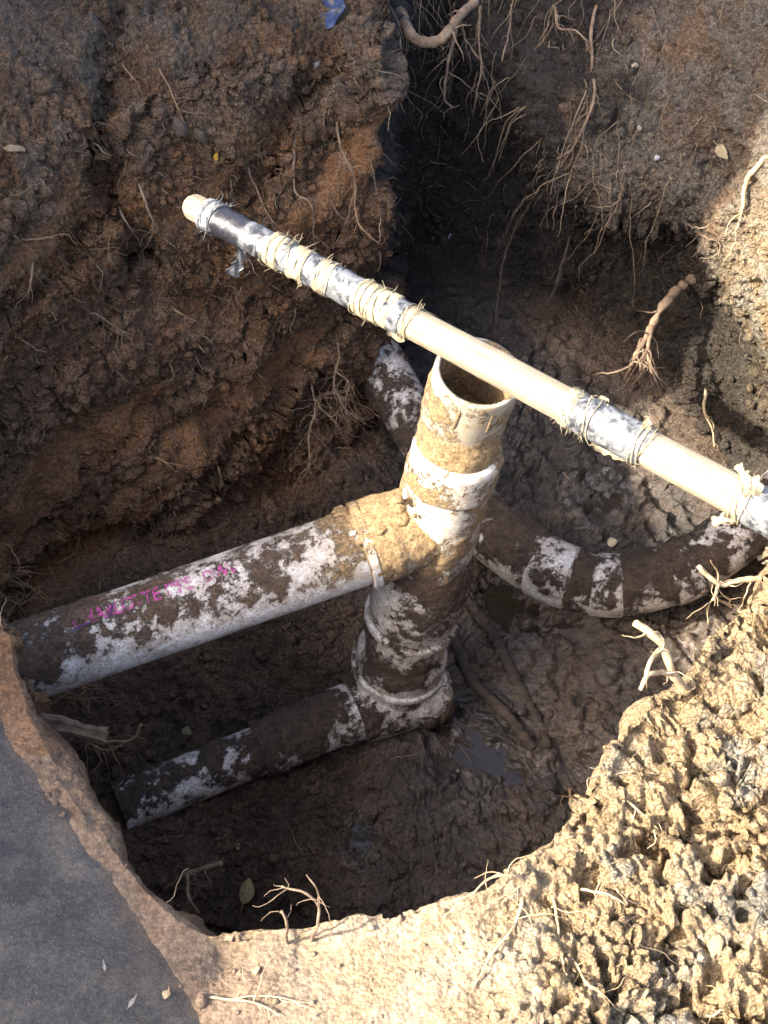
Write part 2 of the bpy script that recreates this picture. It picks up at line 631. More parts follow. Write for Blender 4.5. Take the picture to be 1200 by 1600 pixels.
    nearflat = ground * (Y < 0.8) * (1 - sstep(0.10, 0.22, X)) * (1 - pave)
    big = fbm(q, 5.0, 3, 1)
    mid = fbm(q, 14.0, 4, 2)
    mound = ground * sstep(0.35, 0.95, X) * np.exp(-((Y - 0.85) / 0.45) ** 2) * farfade
    farg = ground * sstep(1.45, 1.75, Y) * farfade
    amp_b = 0.025 * farg + 0.064 * wall + 0.034 * floor + ground * (0.014 + 0.02 * bank) * farfade * (1 - pave)
    amp_m = 0.016 * farg + 0.022 * wall + 0.020 * floor + ground * (0.005 + 0.008 * bank) * farfade * (1 - 0.95 * pave) * (1 - 0.5 * strip)
    d = amp_b * big + amp_m * mid
    q = q + N * d[:, None]
    q[:, 2] += 0.150 * mound
    P2 = q.reshape(P.shape)
    # the crevice down the left block, steps cut by the spade
    ang = np.degrees(np.arctan2(Y - OY, X - OX))
    leftw = wall * sstep(92, 98, ang) + 0
    leftw = np.where((ang > 92) | (ang < -150), wall, 0)
    block_top = ground * (ang > 92) * farfade
    rightw = np.where((ang > 0) & (ang < 92), wall, 0)
    rec = sstep(66, 80, ang) * (1 - sstep(92, 97, ang))
    dcv = (X + 0.43 + 0.16 * (P[..., 2].ravel())) + 0.03 * noise(q, 9, 8)
    crev = np.exp(-(dcv / 0.022) ** 2) * (wall + block_top) * (ang > 100) * sstep(-0.42, -0.2, P[..., 2].ravel())
    N = normals(P2).reshape(-1, 3)
    # slanting spade faces: smooth orange swaths on the left wall
    tt_ = q @ np.array([0.80, 0.15, 0.58])
    ss_ = q @ np.array([-0.55, 0.10, 0.83])
    sw = fbm(np.stack([tt_ * 1.2, ss_ * 5.5, q[:, 1] * 1.0], 1), 1.9, 3, 31)
    swath = sstep(0.05, 0.28, sw) * leftw
    saw = (ss_ * 6.0 + 0.7 * big + 0.35 * noise(q, 3, 41)) % 1.0
    ledge = (saw - 0.5) * leftw
    # ---- clods
    w1 = worley(q + 0.012 * np.stack([mid, big, -mid], 1), 26, 1)
    w2 = worley(q, 62, 2)
    w3 = worley(q, 130, 3)
    lump1 = 0.62 - w1[:, 0]
    lump2 = 0.62 - w2[:, 0]
    lump3 = 0.60 - w3[:, 0]
    fine_n = fbm(q, 70, 3, 51, 0.6)
    crumb = np.clip(0.55 + 1.3 * fbm(q, 6.5, 3, 61), 0, 1.3)         # where it crumbles into clods
    holes = sstep(0.34, 0.62, fbm(q, 17, 4, 71, 0.55, True)) * sstep(-0.15, 0.25, fbm(q, 8, 3, 75))
    holes2 = sstep(0.24, 0.36, noise(q, 34, 77) + 0.40 * noise(q, 80, 78))
    wetfloor = floor * sstep(-0.16, 0.10, X - 0.02 + 0.10 * mid)
    smooth_zone = np.clip(0.85 * swath + 0.5 * wetfloor + 0.93 * pave + 0.93 * strip + 0.72 * nearflat * (1 - bank), 0, 0.96)
    rough_ = (1 - smooth_zone)
    rim_soft = 1 - 0.5 * np.exp(-((K1 - 1.98) / 0.05) ** 2)
    reg = (0.9 * leftw + 1.15 * rightw + 0.6 * farg + 1.0 * floor * (1 - 0.6 * wetfloor) + 0.60 * bank + 0.5 * ground * (1 - bank)) * farfade
    d = reg * rough_ * (crumb * ((0.030 - 0.014 * bank) * lump1 + 0.016 * lump2) + 0.0085 * lump3 + 0.010 * fine_n)
    crack2 = np.clip(w2[:, 1] - w2[:, 0], 0, 0.3) / 0.3
    crack1 = np.clip(w1[:, 1] - w1[:, 0], 0, 0.16) / 0.16
    gap = sstep(-0.25, 0.25, fbm(q, 9, 3, 63))
    d = d + bank * farfade * (0.008 * lump2 + 0.007 * lump3 - 0.011 * (1 - crack2) * gap - 0.012 * (1 - crack1) * gap)
    d = d + 0.55 * leftw * (1 - swath) * (0.010 * lump2 + 0.007 * lump3 - 0.007 * (1 - crack2) * gap)
    d = d + 0.6 * (rightw + farg) * (0.010 * lump2 + 0.006 * lump3 - 0.006 * (1 - crack1) * gap)
    d = d + floor * (1 - wetfloor) * (0.008 * lump2 + 0.004 * lump3)
    cl = 0.0035 + 0.004 * sstep(-0.3, 0.4, fbm(q, 12, 2, 66))
    flat_d = cl - np.log1p(np.exp(np.clip((cl - d) / 0.0022, -30, 30))) * 0.0022       # soft ceiling
    flat_d = flat_d + 0.0022 * fine_n + 0.0018 * lump3
    d = d + bank * 0.85 * (flat_d - d)
    d = d - 0.050 * crev + 0.045 * ledge * (1 - 0.3 * swath)
    d = d - bank * (0.034 * holes + 0.034 * holes2 * sstep(0.0, 0.1, X - 0.12 + 0.2 * big)) * farfade
    d = d - nearflat * 0.012 * holes * sstep(0.0, 0.25, noise(q, 5, 81) + 0.1)
    # wet mud: slumped ripples on the pit floor
    rip = fbm(np.stack([q[:, 0] + 0.5 * q[:, 1], q[:, 1] - 0.2 * q[:, 0], q[:, 2] * 0], 1) + 0.02 * np.stack([big, mid, 0 * mid], 1), 22, 4, 91, 0.55, True)
    d = d + wetfloor * (0.026 * (rip - 0.3) + 0.014 * fbm(q, 30, 3, 95) + 0.006 * lump2)
    # hollows where water stands
    Xq, Yq = q[:, 0], q[:, 1]
    pud = np.zeros(len(q))
    for (px, py, rx, ry) in PUDDLES:
        pud = np.maximum(pud, np.exp(-(((Xq - px) / rx) ** 2 + ((Yq - py) / ry) ** 2)))
    d = d - floor * 0.022 * pud
    q = q + N * d[:, None]
    q[:, 2] -= 0.012 * pave * farfade
    # ---- kinds of soil; dark also holds painted recess shade
    n1 = fbm(q, 4.5, 4, 101)
    n2 = fbm(q, 11, 4, 103)
    zz = q[:, 2]
    orange = np.clip(0.15 + 1.1 * swath + 0.9 * leftw * sstep(-0.1, 0.3, n1) + 0.35 * strip, 0, 1) * (leftw > 0.02) + 0.35 * strip
    orange = orange + rightw * sstep(0.30, 0.48, q[:, 0] + 0.2 * n2) * sstep(1.95, 1.7, q[:, 1]) * 0.4
    grey = (leftw + block_top) * sstep(-0.14, 0.03, zz + 0.05 * n2) * sstep(-0.25, 0.2, n2) * 0.6
    grey = grey + rightw * 1.0 * sstep(-0.5, 0.1, n2) * (1 - rec * 0.3) + 0.30 * wetfloor * sstep(-0.35, 0.2, n2) + 0.15 * floor + bank * sstep(-0.1, 0.2, n2)
    grey = grey + nearflat * 0.5 + farg * sstep(0.0, 0.1, Xq) * 0.9
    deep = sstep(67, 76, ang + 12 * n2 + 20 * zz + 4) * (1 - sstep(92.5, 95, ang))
    dark = rec * (wall + 0.8 * floor) * sstep(-0.02, -0.2, zz + 0.12 * n1) * 0.95 + deep * (wall + 0.9 * floor) + 0.85 * rightw * sstep(15, 40, ang) * sstep(-0.20, -0.40, zz + 0.1 * n2) + leftw * 0.35 * sstep(0.12, 0.38, n2) * (1 - swath)  # recess and low right wall darkened in colour to stand for shade
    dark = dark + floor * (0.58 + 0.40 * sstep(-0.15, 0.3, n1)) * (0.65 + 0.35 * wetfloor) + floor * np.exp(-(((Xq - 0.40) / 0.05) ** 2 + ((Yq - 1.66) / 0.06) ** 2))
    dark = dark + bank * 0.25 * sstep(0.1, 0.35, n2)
    dryv = (1 - 0.50 * nearflat * (1 - bank)) * np.clip(ground * (1 - strip) * (Y < 1.6) * (X > -0.25) + rightw * sstep(0.40, 0.5, Xq + 0.1 * n2) * sstep(1.9, 1.75, Yq) * sstep(-0.62, -0.3, zz) * 0.9 + wall * (ang > -110) * (ang < -10) * sstep(-0.14, -0.05, zz), 0, 1)
    wet = np.clip(wetfloor * (0.75 + 0.5 * n2) + pud * floor + rec * wall * 0.35, 0, 1)
    # split by region into three pieces of setting that share their edges
    rows = {'pit_floor': (0, NF), 'pit_wall': (NF, NF + NW), 'ground': (NF + NW, nr - 1)}
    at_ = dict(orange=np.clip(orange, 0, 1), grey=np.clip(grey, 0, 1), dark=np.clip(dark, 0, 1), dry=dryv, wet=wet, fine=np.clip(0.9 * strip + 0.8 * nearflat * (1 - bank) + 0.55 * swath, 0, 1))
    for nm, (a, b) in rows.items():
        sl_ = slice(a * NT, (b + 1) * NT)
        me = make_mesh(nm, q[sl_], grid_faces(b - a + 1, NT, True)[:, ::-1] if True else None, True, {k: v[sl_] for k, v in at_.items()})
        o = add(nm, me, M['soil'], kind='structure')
    # coarse copy for laying things on the soil (not part of the scene)
    st = 4
    idx = np.arange(nr * NT).reshape(nr, NT)[:-1:2, ::st]
    qv = q[idx.ravel()]
    bvh = BVHTree.FromPolygons([tuple(x) for x in qv], [tuple(int(k) for k in f) for f in grid_faces(idx.shape[0], idx.shape[1], True)])
    return bvh, q, N, dict(K=K1, ang=ang, leftw=leftw, rightw=rightw, floor=floor, bank=bank, wetfloor=wetfloor, swath=swath, strip=strip, pave=pave, rec=rec, nearflat=nearflat, **at_)


PUDDLES = [(-0.035, 0.985, 0.03, 0.06), (0.235, 1.42, 0.085, 0.05), (0.17, 1.14, 0.075, 0.05), (0.09, 1.20, 0.04, 0.06), (0.395, 1.65, 0.05, 0.05)]
BVH, TQ, TN, TM = terrain()


def hit(u, v, lift=0.0):
    """point of the soil surface seen at that spot, and the soil's normal there"""
    r = ray(u, v).normalized()
    loc, nrm, _, dist = BVH.ray_cast(CAMV, r)
    if loc is None:
        loc, nrm = atz(u, v, 0), Vector((0, 0, 1))
    if nrm.dot(r) > 0:
        nrm = -nrm
    return loc + nrm * lift, nrm


# ------------------------------------------------------------------ paved surface at the near left
def keep(f, edge):
    return f[edge[f].min(1) > -0.018]


def pavement():
    n = NB('paving')
    a = n.noise(12, 5, 0.6)
    col = n.mix(n.step(0.35, 0.7, a), (0.052, 0.050, 0.049), (0.072, 0.068, 0.064))
    col = n.mix(n.math('MULTIPLY', n.step(0.44, 0.70, n.noise(24, 7, 0.75)), 0.75), col, (0.115, 0.104, 0.090))
    col = n.mix(0.6, col, n.mix(n.step(0.3, 0.7, n.noise(170, 5, 0.75)), (0.55, 0.55, 0.55), (1.45, 1.43, 1.38)), 'MULTIPLY')
    col = n.mix(n.math('MULTIPLY', n.attr('dust'), n.step(0.25, 0.6, n.noise(90, 6, 0.75))), col, (0.165, 0.112, 0.072))
    c = n.noise(420, 3, 0.6)
    col = n.mix(n.math('MULTIPLY', n.step(0.60, 0.72, c), 0.5), col, (0.24, 0.22, 0.20))
    col = n.mix(n.math('MULTIPLY', n.step(0.40, 0.30, c), 0.6), col, (0.02, 0.02, 0.022))
    mat = n.done(col, 0.88, n.bump(n.math('ADD', n.noise(260, 5, 0.7), n.math('MULTIPLY', a, 0.6)), 0.0035, 0.8), 0.25)
    nx, ny = 210, 270
    u = np.linspace(0, 1, nx)[None, :] * np.ones((ny, 1))
    v = np.linspace(0, 1, ny)[:, None] * np.ones((1, nx))
    ex, ey = np.array([-0.450, 0.852]), np.array([-0.172, 0.480])
    dv = (ey - ex) / np.linalg.norm(ey - ex)
    nv = np.array([dv[1], -dv[0]])                     # towards the pavement side
    along = -0.55 + 1.55 * v
    across = -0.06 + 0.78 * u ** 1.3
    X = ex[0] + dv[0] * along + nv[0] * across
    Y = ex[1] + dv[1] * along + nv[1] * across
    P = np.stack([X, Y, np.zeros_like(X)], -1).reshape(-1, 3)
    edge = across.ravel() + 0.03 * fbm(P, 6, 4, 5) + 0.005 * fbm(P, 40, 3, 6)
    z = 0.022 * sstep(-0.02, 0.035, edge) - 0.012 + 0.002 * fbm(P, 6, 3, 7) + 0.0016 * fbm(P, 60, 3, 8)
    gz = np.array([(BVH.ray_cast(Vector((x, y, 1.0)), Vector((0, 0, -1)))[0] or Vector((0, 0, 0))).z for x, y in P[:, :2]])
    gz = gz.reshape(ny, nx)
    for _ in range(12):
        gz[1:-1, 1:-1] = (gz[:-2, 1:-1] + gz[2:, 1:-1] + gz[1:-1, :-2] + gz[1:-1, 2:] + gz[1:-1, 1:-1]) / 5
    P[:, 2] = gz.ravel() + z
    dust = np.clip(sstep(0.030, -0.010, edge + 0.03 * fbm(P, 25, 4, 15)) * 0.95 + 0.18 * sstep(0.1, 0.4, fbm(P, 7, 4, 12)), 0, 1)
    me = make_mesh('paving', P, keep(grid_faces(ny, nx), edge), True, dict(dust=dust))
    add('pavement', me, mat, kind='structure')


pavement()

# ------------------------------------------------------------------ unseen shade casters added at left: a house corner and a low garden wall
def box(x0, x1, y0, y1, z0, z1):
    v = np.array([[x, y, z] for z in (z0, z1) for y in (y0, y1) for x in (x0, x1)], float)
    f = np.array([[0, 2, 3, 1], [4, 5, 7, 6], [0, 1, 5, 4], [2, 6, 7, 3], [0, 4, 6, 2], [1, 3, 7, 5]])
    return v, f


def shade_makers():
    n = NB('render_wall')
    wallm = n.done(n.mix(n.noise(3, 5), (0.30, 0.27, 0.23), (0.38, 0.35, 0.30)), 0.9, n.bump(n.noise(120, 5), 0.004))
    n = NB('roof_tile')
    roofm = n.done(n.mix(n.noise(6, 5), (0.13, 0.07, 0.05), (0.18, 0.10, 0.07)), 0.85, n.bump(n.noise(60, 4), 0.004))
    n = NB('window_glass')
    glass = n.done((0.03, 0.035, 0.04), 0.08, None, 0.5)
    n = NB('white_paint')
    white = n.done((0.7, 0.69, 0.66), 0.5)
    # low wall: top edge set so that its shadow ends along the near left rim of the pit
    a, b = np.array([-1.62, -1.1]), np.array([-1.93, 1.10])
    d = (b - a) / np.linalg.norm(b - a)
    s = np.array([-d[1], d[0]])
    bag = Bag()
    q = np.array([[*a, 0], [*b, 0], [*(b + s * 0.12), 0], [*(a + s * 0.12), 0]], float)
    v = np.vstack([q + [0, 0, -0.1], q + [0, 0, 1.32]])
    f = np.array([[3, 2, 1, 0], [4, 5, 6, 7], [0, 1, 5, 4], [1, 2, 6, 5], [2, 3, 7, 6], [3, 0, 4, 7]])
    bag.put(v, f)
    root = empty('shade_wall', (-1.8, 0, 0), 'unseen low rendered wall added for shade, joining the house corner, left of the pit', 'wall')
    add('wall_body', bag.mesh('wall_body', False), wallm, root)
    q2 = np.array([[*(a - s * 0.02), 1.322], [*(b - s * 0.02), 1.322], [*(b + s * 0.14), 1.322], [*(a + s * 0.14), 1.322]], float)
    add('coping', make_mesh('coping', np.vstack([q2, q2 + [0, 0, 0.045]]), f, False), roofm, root)
    h = empty('blocker', (-3, 3, 0), 'rendered house added out of view, its corner shading the left side of the pit', 'blocker')
    v, f = box(-6.0, -1.93, 1.12, 8.0, -0.1, 3.2)
    add('wall', make_mesh('wall', v, f, False), wallm, h)
    v = np.array([[-6.2, 1.0, 3.203], [-1.75, 1.0, 3.203], [-1.75, 8.2, 3.203], [-6.2, 8.2, 3.203], [-3.95, 1.0, 4.6], [-3.95, 8.2, 4.6]])
    f4 = np.array([[3, 2, 1, 0], [1, 2, 5, 4], [3, 0, 4, 5]])
    f3 = np.array([[0, 1, 4], [2, 3, 5]])
    add('roof', make_mesh('roof', v, [f4, f3], False), roofm, h)
    for y0 in (2.6, 5.4):
        v, f = box(-1.94, -1.90, y0, y0 + 1.1, 0.9, 2.1)
        fr = add('window', make_mesh('window', v, f, False), white, h)
        v, f = box(-1.93, -1.895, y0 + 0.06, y0 + 1.04, 0.96, 2.04)
        add('pane', make_mesh('pane', v, f, False), glass, fr)


shade_makers()

# ------------------------------------------------------------------ pipes
def project(p):
    d = Vector(p) - CAMV
    z = d.dot(FWD)
    return 600 + FPX * d.dot(RGT) / z, 800 - FPX * d.dot(UPV) / z


def pipe_part(name, path, radii, mat, parent, bias=0.0, top=0.0, dry=0.0, thick=0.004, seed=0.0, nr=120, cap=(False, False), freq=9.0, label=None, lump=1.0, oval=0.0):
    """one length of pipe or fitting: bias raises the mud everywhere, top on its upper side"""
    path = np.asarray(path, float)
    n = len(path)
    radii = np.broadcast_to(np.asarray(radii, float), (n,))
    t, S, T = frames(path)
    a = np.linspace(0, 2 * math.pi, nr, endpoint=False)
    nrm = np.cos(a)[None, :, None] * T[:, None, :] + np.sin(a)[None, :, None] * S[:, None, :]
    p = path[:, None, :] + radii[:, None, None] * nrm
    q = p.reshape(-1, 3)
    m = 1.25 * fbm(q, freq, 4, seed + 3, 0.55) + 0.45 * fbm(q, freq * 4, 3, seed + 8) + bias + top * nrm[..., 2].ravel()
    b = bias_fn(name, q) if name in BIAS else 0
    m = m + b
    cov = sstep(-0.05, 0.35, m)
    lum = worley(q, 75, seed + 1)
    disp = cov * thick * (0.5 + 0.6 * fbm(q, 40, 3, seed + 5) + 1.2 * lump * (0.55 - lum[:, 0]))
    q = q + nrm.reshape(-1, 3) * disp[:, None]
    dr = np.full(len(q), dry) if np.isscalar(dry) else dry(q)
    f = [grid_faces(n, nr, True)[:, ::-1]]
    for k, (c, row) in enumerate(zip(cap, (0, n - 1))):
        if c:
            ci = len(q)
            q = np.vstack([q, path[row:row + 1]])
            m = np.append(m, 0.6); dr = np.append(dr, dr[-1])
            i = np.arange(nr) + row * nr
            j = np.roll(i, -1)
            f.append(np.stack([i, j, np.full(nr, ci)] if k == 0 else [j, i, np.full(nr, ci)], 1))
    me = make_mesh(name, q, f, True, dict(mud=np.clip(m, -1, 1), dry=np.clip(dr, 0, 1)))
    return add(name, me, mat, parent, label=label)


BIAS = {}


def bias_fn(name, q):
    return BIAS[name](q)


A = np.array(at(748, 582, 2.05))
F = np.array(at(612, 1078, 2.60))
AX = (F - A) / np.linalg.norm(F - A)


def riser_at(v):
    """point of the riser's axis whose height in the place corresponds to that level"""
    lo, hi = 0.0, 1.2
    for _ in range(40):
        mid = (lo + hi) / 2
        if project(A + (F - A) * mid)[1] < v:
            lo = mid
        else:
            hi = mid
    return A + (F - A) * lo


def seg(p, q, n):
    t = np.linspace(0, 1, n)[:, None]
    return np.asarray(p)[None] * (1 - t) + np.asarray(q)[None] * t


def prof(path, keys):
    """radius along a path from (fraction, r) keys"""
    s = np.linspace(0, 1, len(path))
    k = np.array(keys)
    return np.interp(s, k[:, 0], k[:, 1])


def riser_dry(q):
    # the mud has dried pale where the riser stands up out of the pit
    return sstep(-0.36, -0.24, q[:, 2] + 0.05 * noise(q, 12, 3)) * sstep(-0.16, -0.05, q[:, 0] + 0.03 * noise(q, 18, 5))


drain = empty('cleanout_pipe_assembly', tuple(F + np.array([0, 0, -0.09])), 'upright white plastic clean-out riser with side branch and muddy foot', 'pipe')
# open socket at the top: outside, lip, inside
AXR = AX.copy()
AX = -np.array([0.175, -0.055, 1.0]); AX /= np.linalg.norm(AX)
c1 = A + AX * 0.105
out = seg(A, c1, 60)
r_out = prof(out, [(0, .0590), (.04, .0602), (.9, .0598), (1, .0585)])
inn = seg(A, A + AX * 0.30, 60)[1:]
lip = np.vstack([A - AX * 0.0012, A - AX * 0.0012])
path = np.vstack([inn[::-1], lip, out])
rad_ = np.concatenate([np.full(len(inn), .0525), [.0532, .0582], r_out])


def lathe_part(name, path, radii, axis, mat, parent, bias, seed, dry, nr=140):
    ref = np.array([0, -1.0, 0.3])
    T = ref - axis * np.dot(ref, axis)
    T /= np.linalg.norm(T)
    S = np.cross(axis, T)
    a = np.linspace(0, 2 * math.pi, nr, endpoint=False)
    nrm = np.cos(a)[:, None] * T + np.sin(a)[:, None] * S
    p = path[:, None, :] + radii[:, None, None] * nrm[None]
    q = p.reshape(-1, 3)
    NN = np.tile(nrm, (len(path), 1))
    m = 1.2 * fbm(q, 10, 4, seed) + 0.4 * fbm(q, 40, 3, seed + 4) + bias(q)
    cov = sstep(-0.05, 0.3, m)
    out_ = np.repeat(radii > 0.056, nr)
    q = q + NN * (np.where(out_, 1, 0) * cov * 0.0028 * (0.6 + fbm(q, 35, 3, seed + 2)))[:, None]
    me = make_mesh(name, q, grid_faces(len(path), nr, True), True, dict(mud=np.clip(m, -1, 1), dry=np.full(len(q), dry)))
    return add(name, me, mat, parent)


cp = lathe_part('coupling', path, rad_, AX, M['coupling'], drain, lambda q: 0.0 - 0.45 * sstep(-0.03, 0.03, q[:, 2]) + 0.3 * (np.linalg.norm(q - A - ((q - A) @ AX)[:, None] * AX, axis=1) < 0.056), 4.0, 0.85)
# raised ribs moulded on the socket
for ang_ in (-0.42, 0.34):
    ref = np.array([0, -1.0, 0.3]); T_ = ref - AX * np.dot(ref, AX); T_ /= np.linalg.norm(T_); S_ = np.cross(AX, T_)
    dirv = math.cos(ang_) * T_ + math.sin(ang_) * S_
    v, f = tube(seg(A + AX * 0.012 + dirv * 0.0598, A + AX * 0.06 + dirv * 0.0598, 8), [0.0005, .002, .0025, .0025, .0025, .0025, .002, .0005], 8)
    add('rib', make_mesh('rib', v, f, True, dict(mud=np.full(len(v), .1), dry=np.full(len(v), .9))), M['coupling'], cp)

AXC = AX
AX = AXR
P1, P2_, P3, P4, P5, P6, P7 = [riser_at(v) for v in (652, 696, 748, 880, 925, 960, 1075)]
P1 = c1 - AXC * 0.01
pt = seg(P1, P2_ + AX * 0.035, 46)
pipe_part('riser_pipe', pt, .0560, M['pvc'], drain, 0.55, 0, 0.95, 0.005, 2.0, lump=0.4)
pt = seg(P2_, P3, 40)
pipe_part('tee_socket', pt, prof(pt, [(0, .0545), (.06, .0615), (.16, .0645), (.9, .0660), (1, .0610)]), M['pvc'], drain, 0.20, 0, 0.95, 0.005, 5.0, lump=0.5)
pt = seg(P3, P4, 60)
tee = pipe_part('tee_body', pt, prof(pt, [(0, .0600), (.3, .0625), (.8, .0640), (1, .0660)]), M['pvc'], drain, 0.12, 0, riser_dry, 0.0045, 6.0, lump=0.5)
pt = seg(P4, P6, 50)
pipe_part('lower_socket', pt, prof(pt, [(0, .0660), (.2, .0725), (.75, .0735), (1, .0690)]), M['pvc_dark'], drain, -0.02, 0, 0, 0.005, 7.0)
pt = seg(P6, P7 + AX * 0.02, 60)
pipe_part('lower_riser', pt, prof(pt, [(0, .0660), (.35, .0665), (.42, .0745), (1, .0765)]), M['pvc_dark'], drain, 0.02, 0, 0, 0.006, 8.0)

for vlev, rc, sd in ((958, .0765, 33.0), (1032, .0800, 35.0)):
    pc = np.array(riser_at(vlev))
    pt = seg(pc, pc + AX * 0.016, 12)
    pipe_part('riser_collar', pt, prof(pt, [(0, rc - .008), (.2, rc), (.8, rc), (1, rc - .008)]), M['pvc_dark'], drain, -0.08, 0, 0, 0.003, sd, lump=0.4)
# branch to the left
BJ = np.array(riser_at(812))
BL = np.array(at(20, 1042, 2.20))
BD = (BL - BJ) / np.linalg.norm(BL - BJ)
pt = seg(BJ + BD * 0.0, BJ + BD * 0.125, 60)
pipe_part('branch_socket', pt, prof(pt, [(0, .0600), (.5, .0610), (.62, .0640), (.95, .0645), (1, .0600)]), M['pvc'], drain, 0.10, 0.30, riser_dry, 0.0042, 9.0, lump=0.6)
pt = seg(BJ + BD * 0.108, BJ + BD * 0.124, 14)
pipe_part('branch_collar', pt, prof(pt, [(0, .0640), (.15, .0672), (.85, .0672), (1, .0600)]), M['pvc'], drain, -0.22, 0.25, riser_dry, 0.0025, 31.0, lump=0.4)
pt = seg(BJ + BD * 0.115, BL + BD * 0.12, 240)
BIAS['branch_pipe'] = lambda q: 0.55 * sstep(-0.40, -0.50, q[:, 0]) + 0.25 * sstep(-0.12, -0.02, q[:, 0])
branch = pipe_part('branch_pipe', pt, .0580, M['pvc'], drain, -0.62, 0.60, riser_dry, 0.0035, 11.0, nr=150, freq=15)

# run along the pit floor under the riser
RL = np.array(at(186, 1262, 2.45))
RR = np.array(at(688, 1056, 2.60))
RD = (RL - RR) / np.linalg.norm(RL - RR)
LR = np.linalg.norm(RL - RR)
pt = np.vstack([RR, seg(RR - RD * 0.004, RR + RD * 0.165, 60)])
pt = seg(RR, RR + RD * 0.165, 60)
pipe_part('foot_fitting', pt, prof(pt, [(0, .058), (.06, .069), (.35, .071), (.42, .066), (.8, .062), (1, .056)]), M['pvc_dark'], drain, -0.08, 0.15, 0, 0.007, 13.0, cap=(True, False))
pt = seg(RR + RD * 0.155, RR + RD * 0.235, 40)
pipe_part('run_socket', pt, prof(pt, [(0, .052), (.1, .0505), (.45, .0500), (.5, .0470), (1, .0465)]), M['pvc_dark'], drain, -0.22, 0.5, 0, 0.006, 14.0, freq=20)
pt = seg(RR + RD * 0.225, RR + RD * 0.335, 50)
pipe_part('run_sleeve', pt, prof(pt, [(0, .046), (.5, .0465), (.9, .0460), (1, .043)]), M['pvc_dark'], drain, 0.18, 0.4, 0, 0.006, 15.0, freq=20)
pt = seg(RR + RD * 0.325, RL, 130)
pipe_part('run_pipe', pt, .0405, M['pvc_dark'], drain, -0.22, 0.42, 0, 0.004, 17.5, cap=(False, True), freq=22)


# caked mud on the tee
def lump_mesh(c, rx, ry, rz, seed, amp=0.35, sub=(28, 36), dry=1.0):
    a = np.linspace(0.02, math.pi - 0.02, sub[0])[:, None] * np.ones((1, sub[1]))
    b = np.linspace(0, 2 * math.pi, sub[1], endpoint=False)[None] * np.ones((sub[0], 1))
    d = np.stack([np.sin(a) * np.cos(b), np.sin(a) * np.sin(b), np.cos(a)], -1).reshape(-1, 3)
    k = np.array([rx, ry, rz])
    q = np.array(c) + d * k
    mean = (rx + ry + rz) / 3
    wv = worley(q, 0.55 / mean, seed)
    s = 1 + amp * fbm(q, 0.9 / mean, 4, seed, 0.6) + amp * (0.5 - wv[:, 0]) + amp * 0.5 * (0.5 - worley(q, 1.6 / mean, seed + 2)[:, 0])
    q = np.array(c) + d * k * s[:, None]
    return q, [grid_faces(sub[0], sub[1], True)[:, ::-1]]


tc = BJ + BD * 0.075
bag = Bag()
for k in range(24):
    t = RNG.random()
    ang_ = RNG.normal() * 0.38 - 0.1
    base = BJ + BD * (0.055 + 0.085 * RNG.random())
    side = np.cross(BD, [0, 0, 1]); side /= np.linalg.norm(side)
    upb = np.cross(side, BD)
    dirv = math.cos(ang_) * upb + math.sin(ang_) * (side if np.dot(side, [0, -1, 0]) > 0 else -side)
    rr_ = 0.0035 + 0.010 * RNG.random() ** 3
    v, f = lump_mesh(base + dirv * 0.0625, rr_ * 1.3, rr_ * 1.2, rr_ * 0.6, 40 + k, 0.7, (10, 14))
    bag.put(v, f, mud=1.0, dry=1.0)
for k in range(20):
    ang_ = RNG.normal() * 0.6 + 0.5
    p = P3 + (P4 - P3) * RNG.random() * 0.5 + np.array([-0.055, -0.035, 0]) * (0.8 + 0.3 * RNG.random()) + RNG.normal(size=3) * 0.008
    rr_ = 0.003 + 0.010 * RNG.random() ** 3
    v, f = lump_mesh(p, rr_ * 1.2, rr_, rr_, 80 + k, 0.5, (12, 16))
    bag.put(v, f, mud=1.0, dry=1.0)
me = bag.mesh('caked_mud')
mo = add('caked_mud', me, M['pvc'], tee)
mo['label'] = 'dried crumbly mud caked in the corner of the tee'
mo['kind'] = 'stuff'


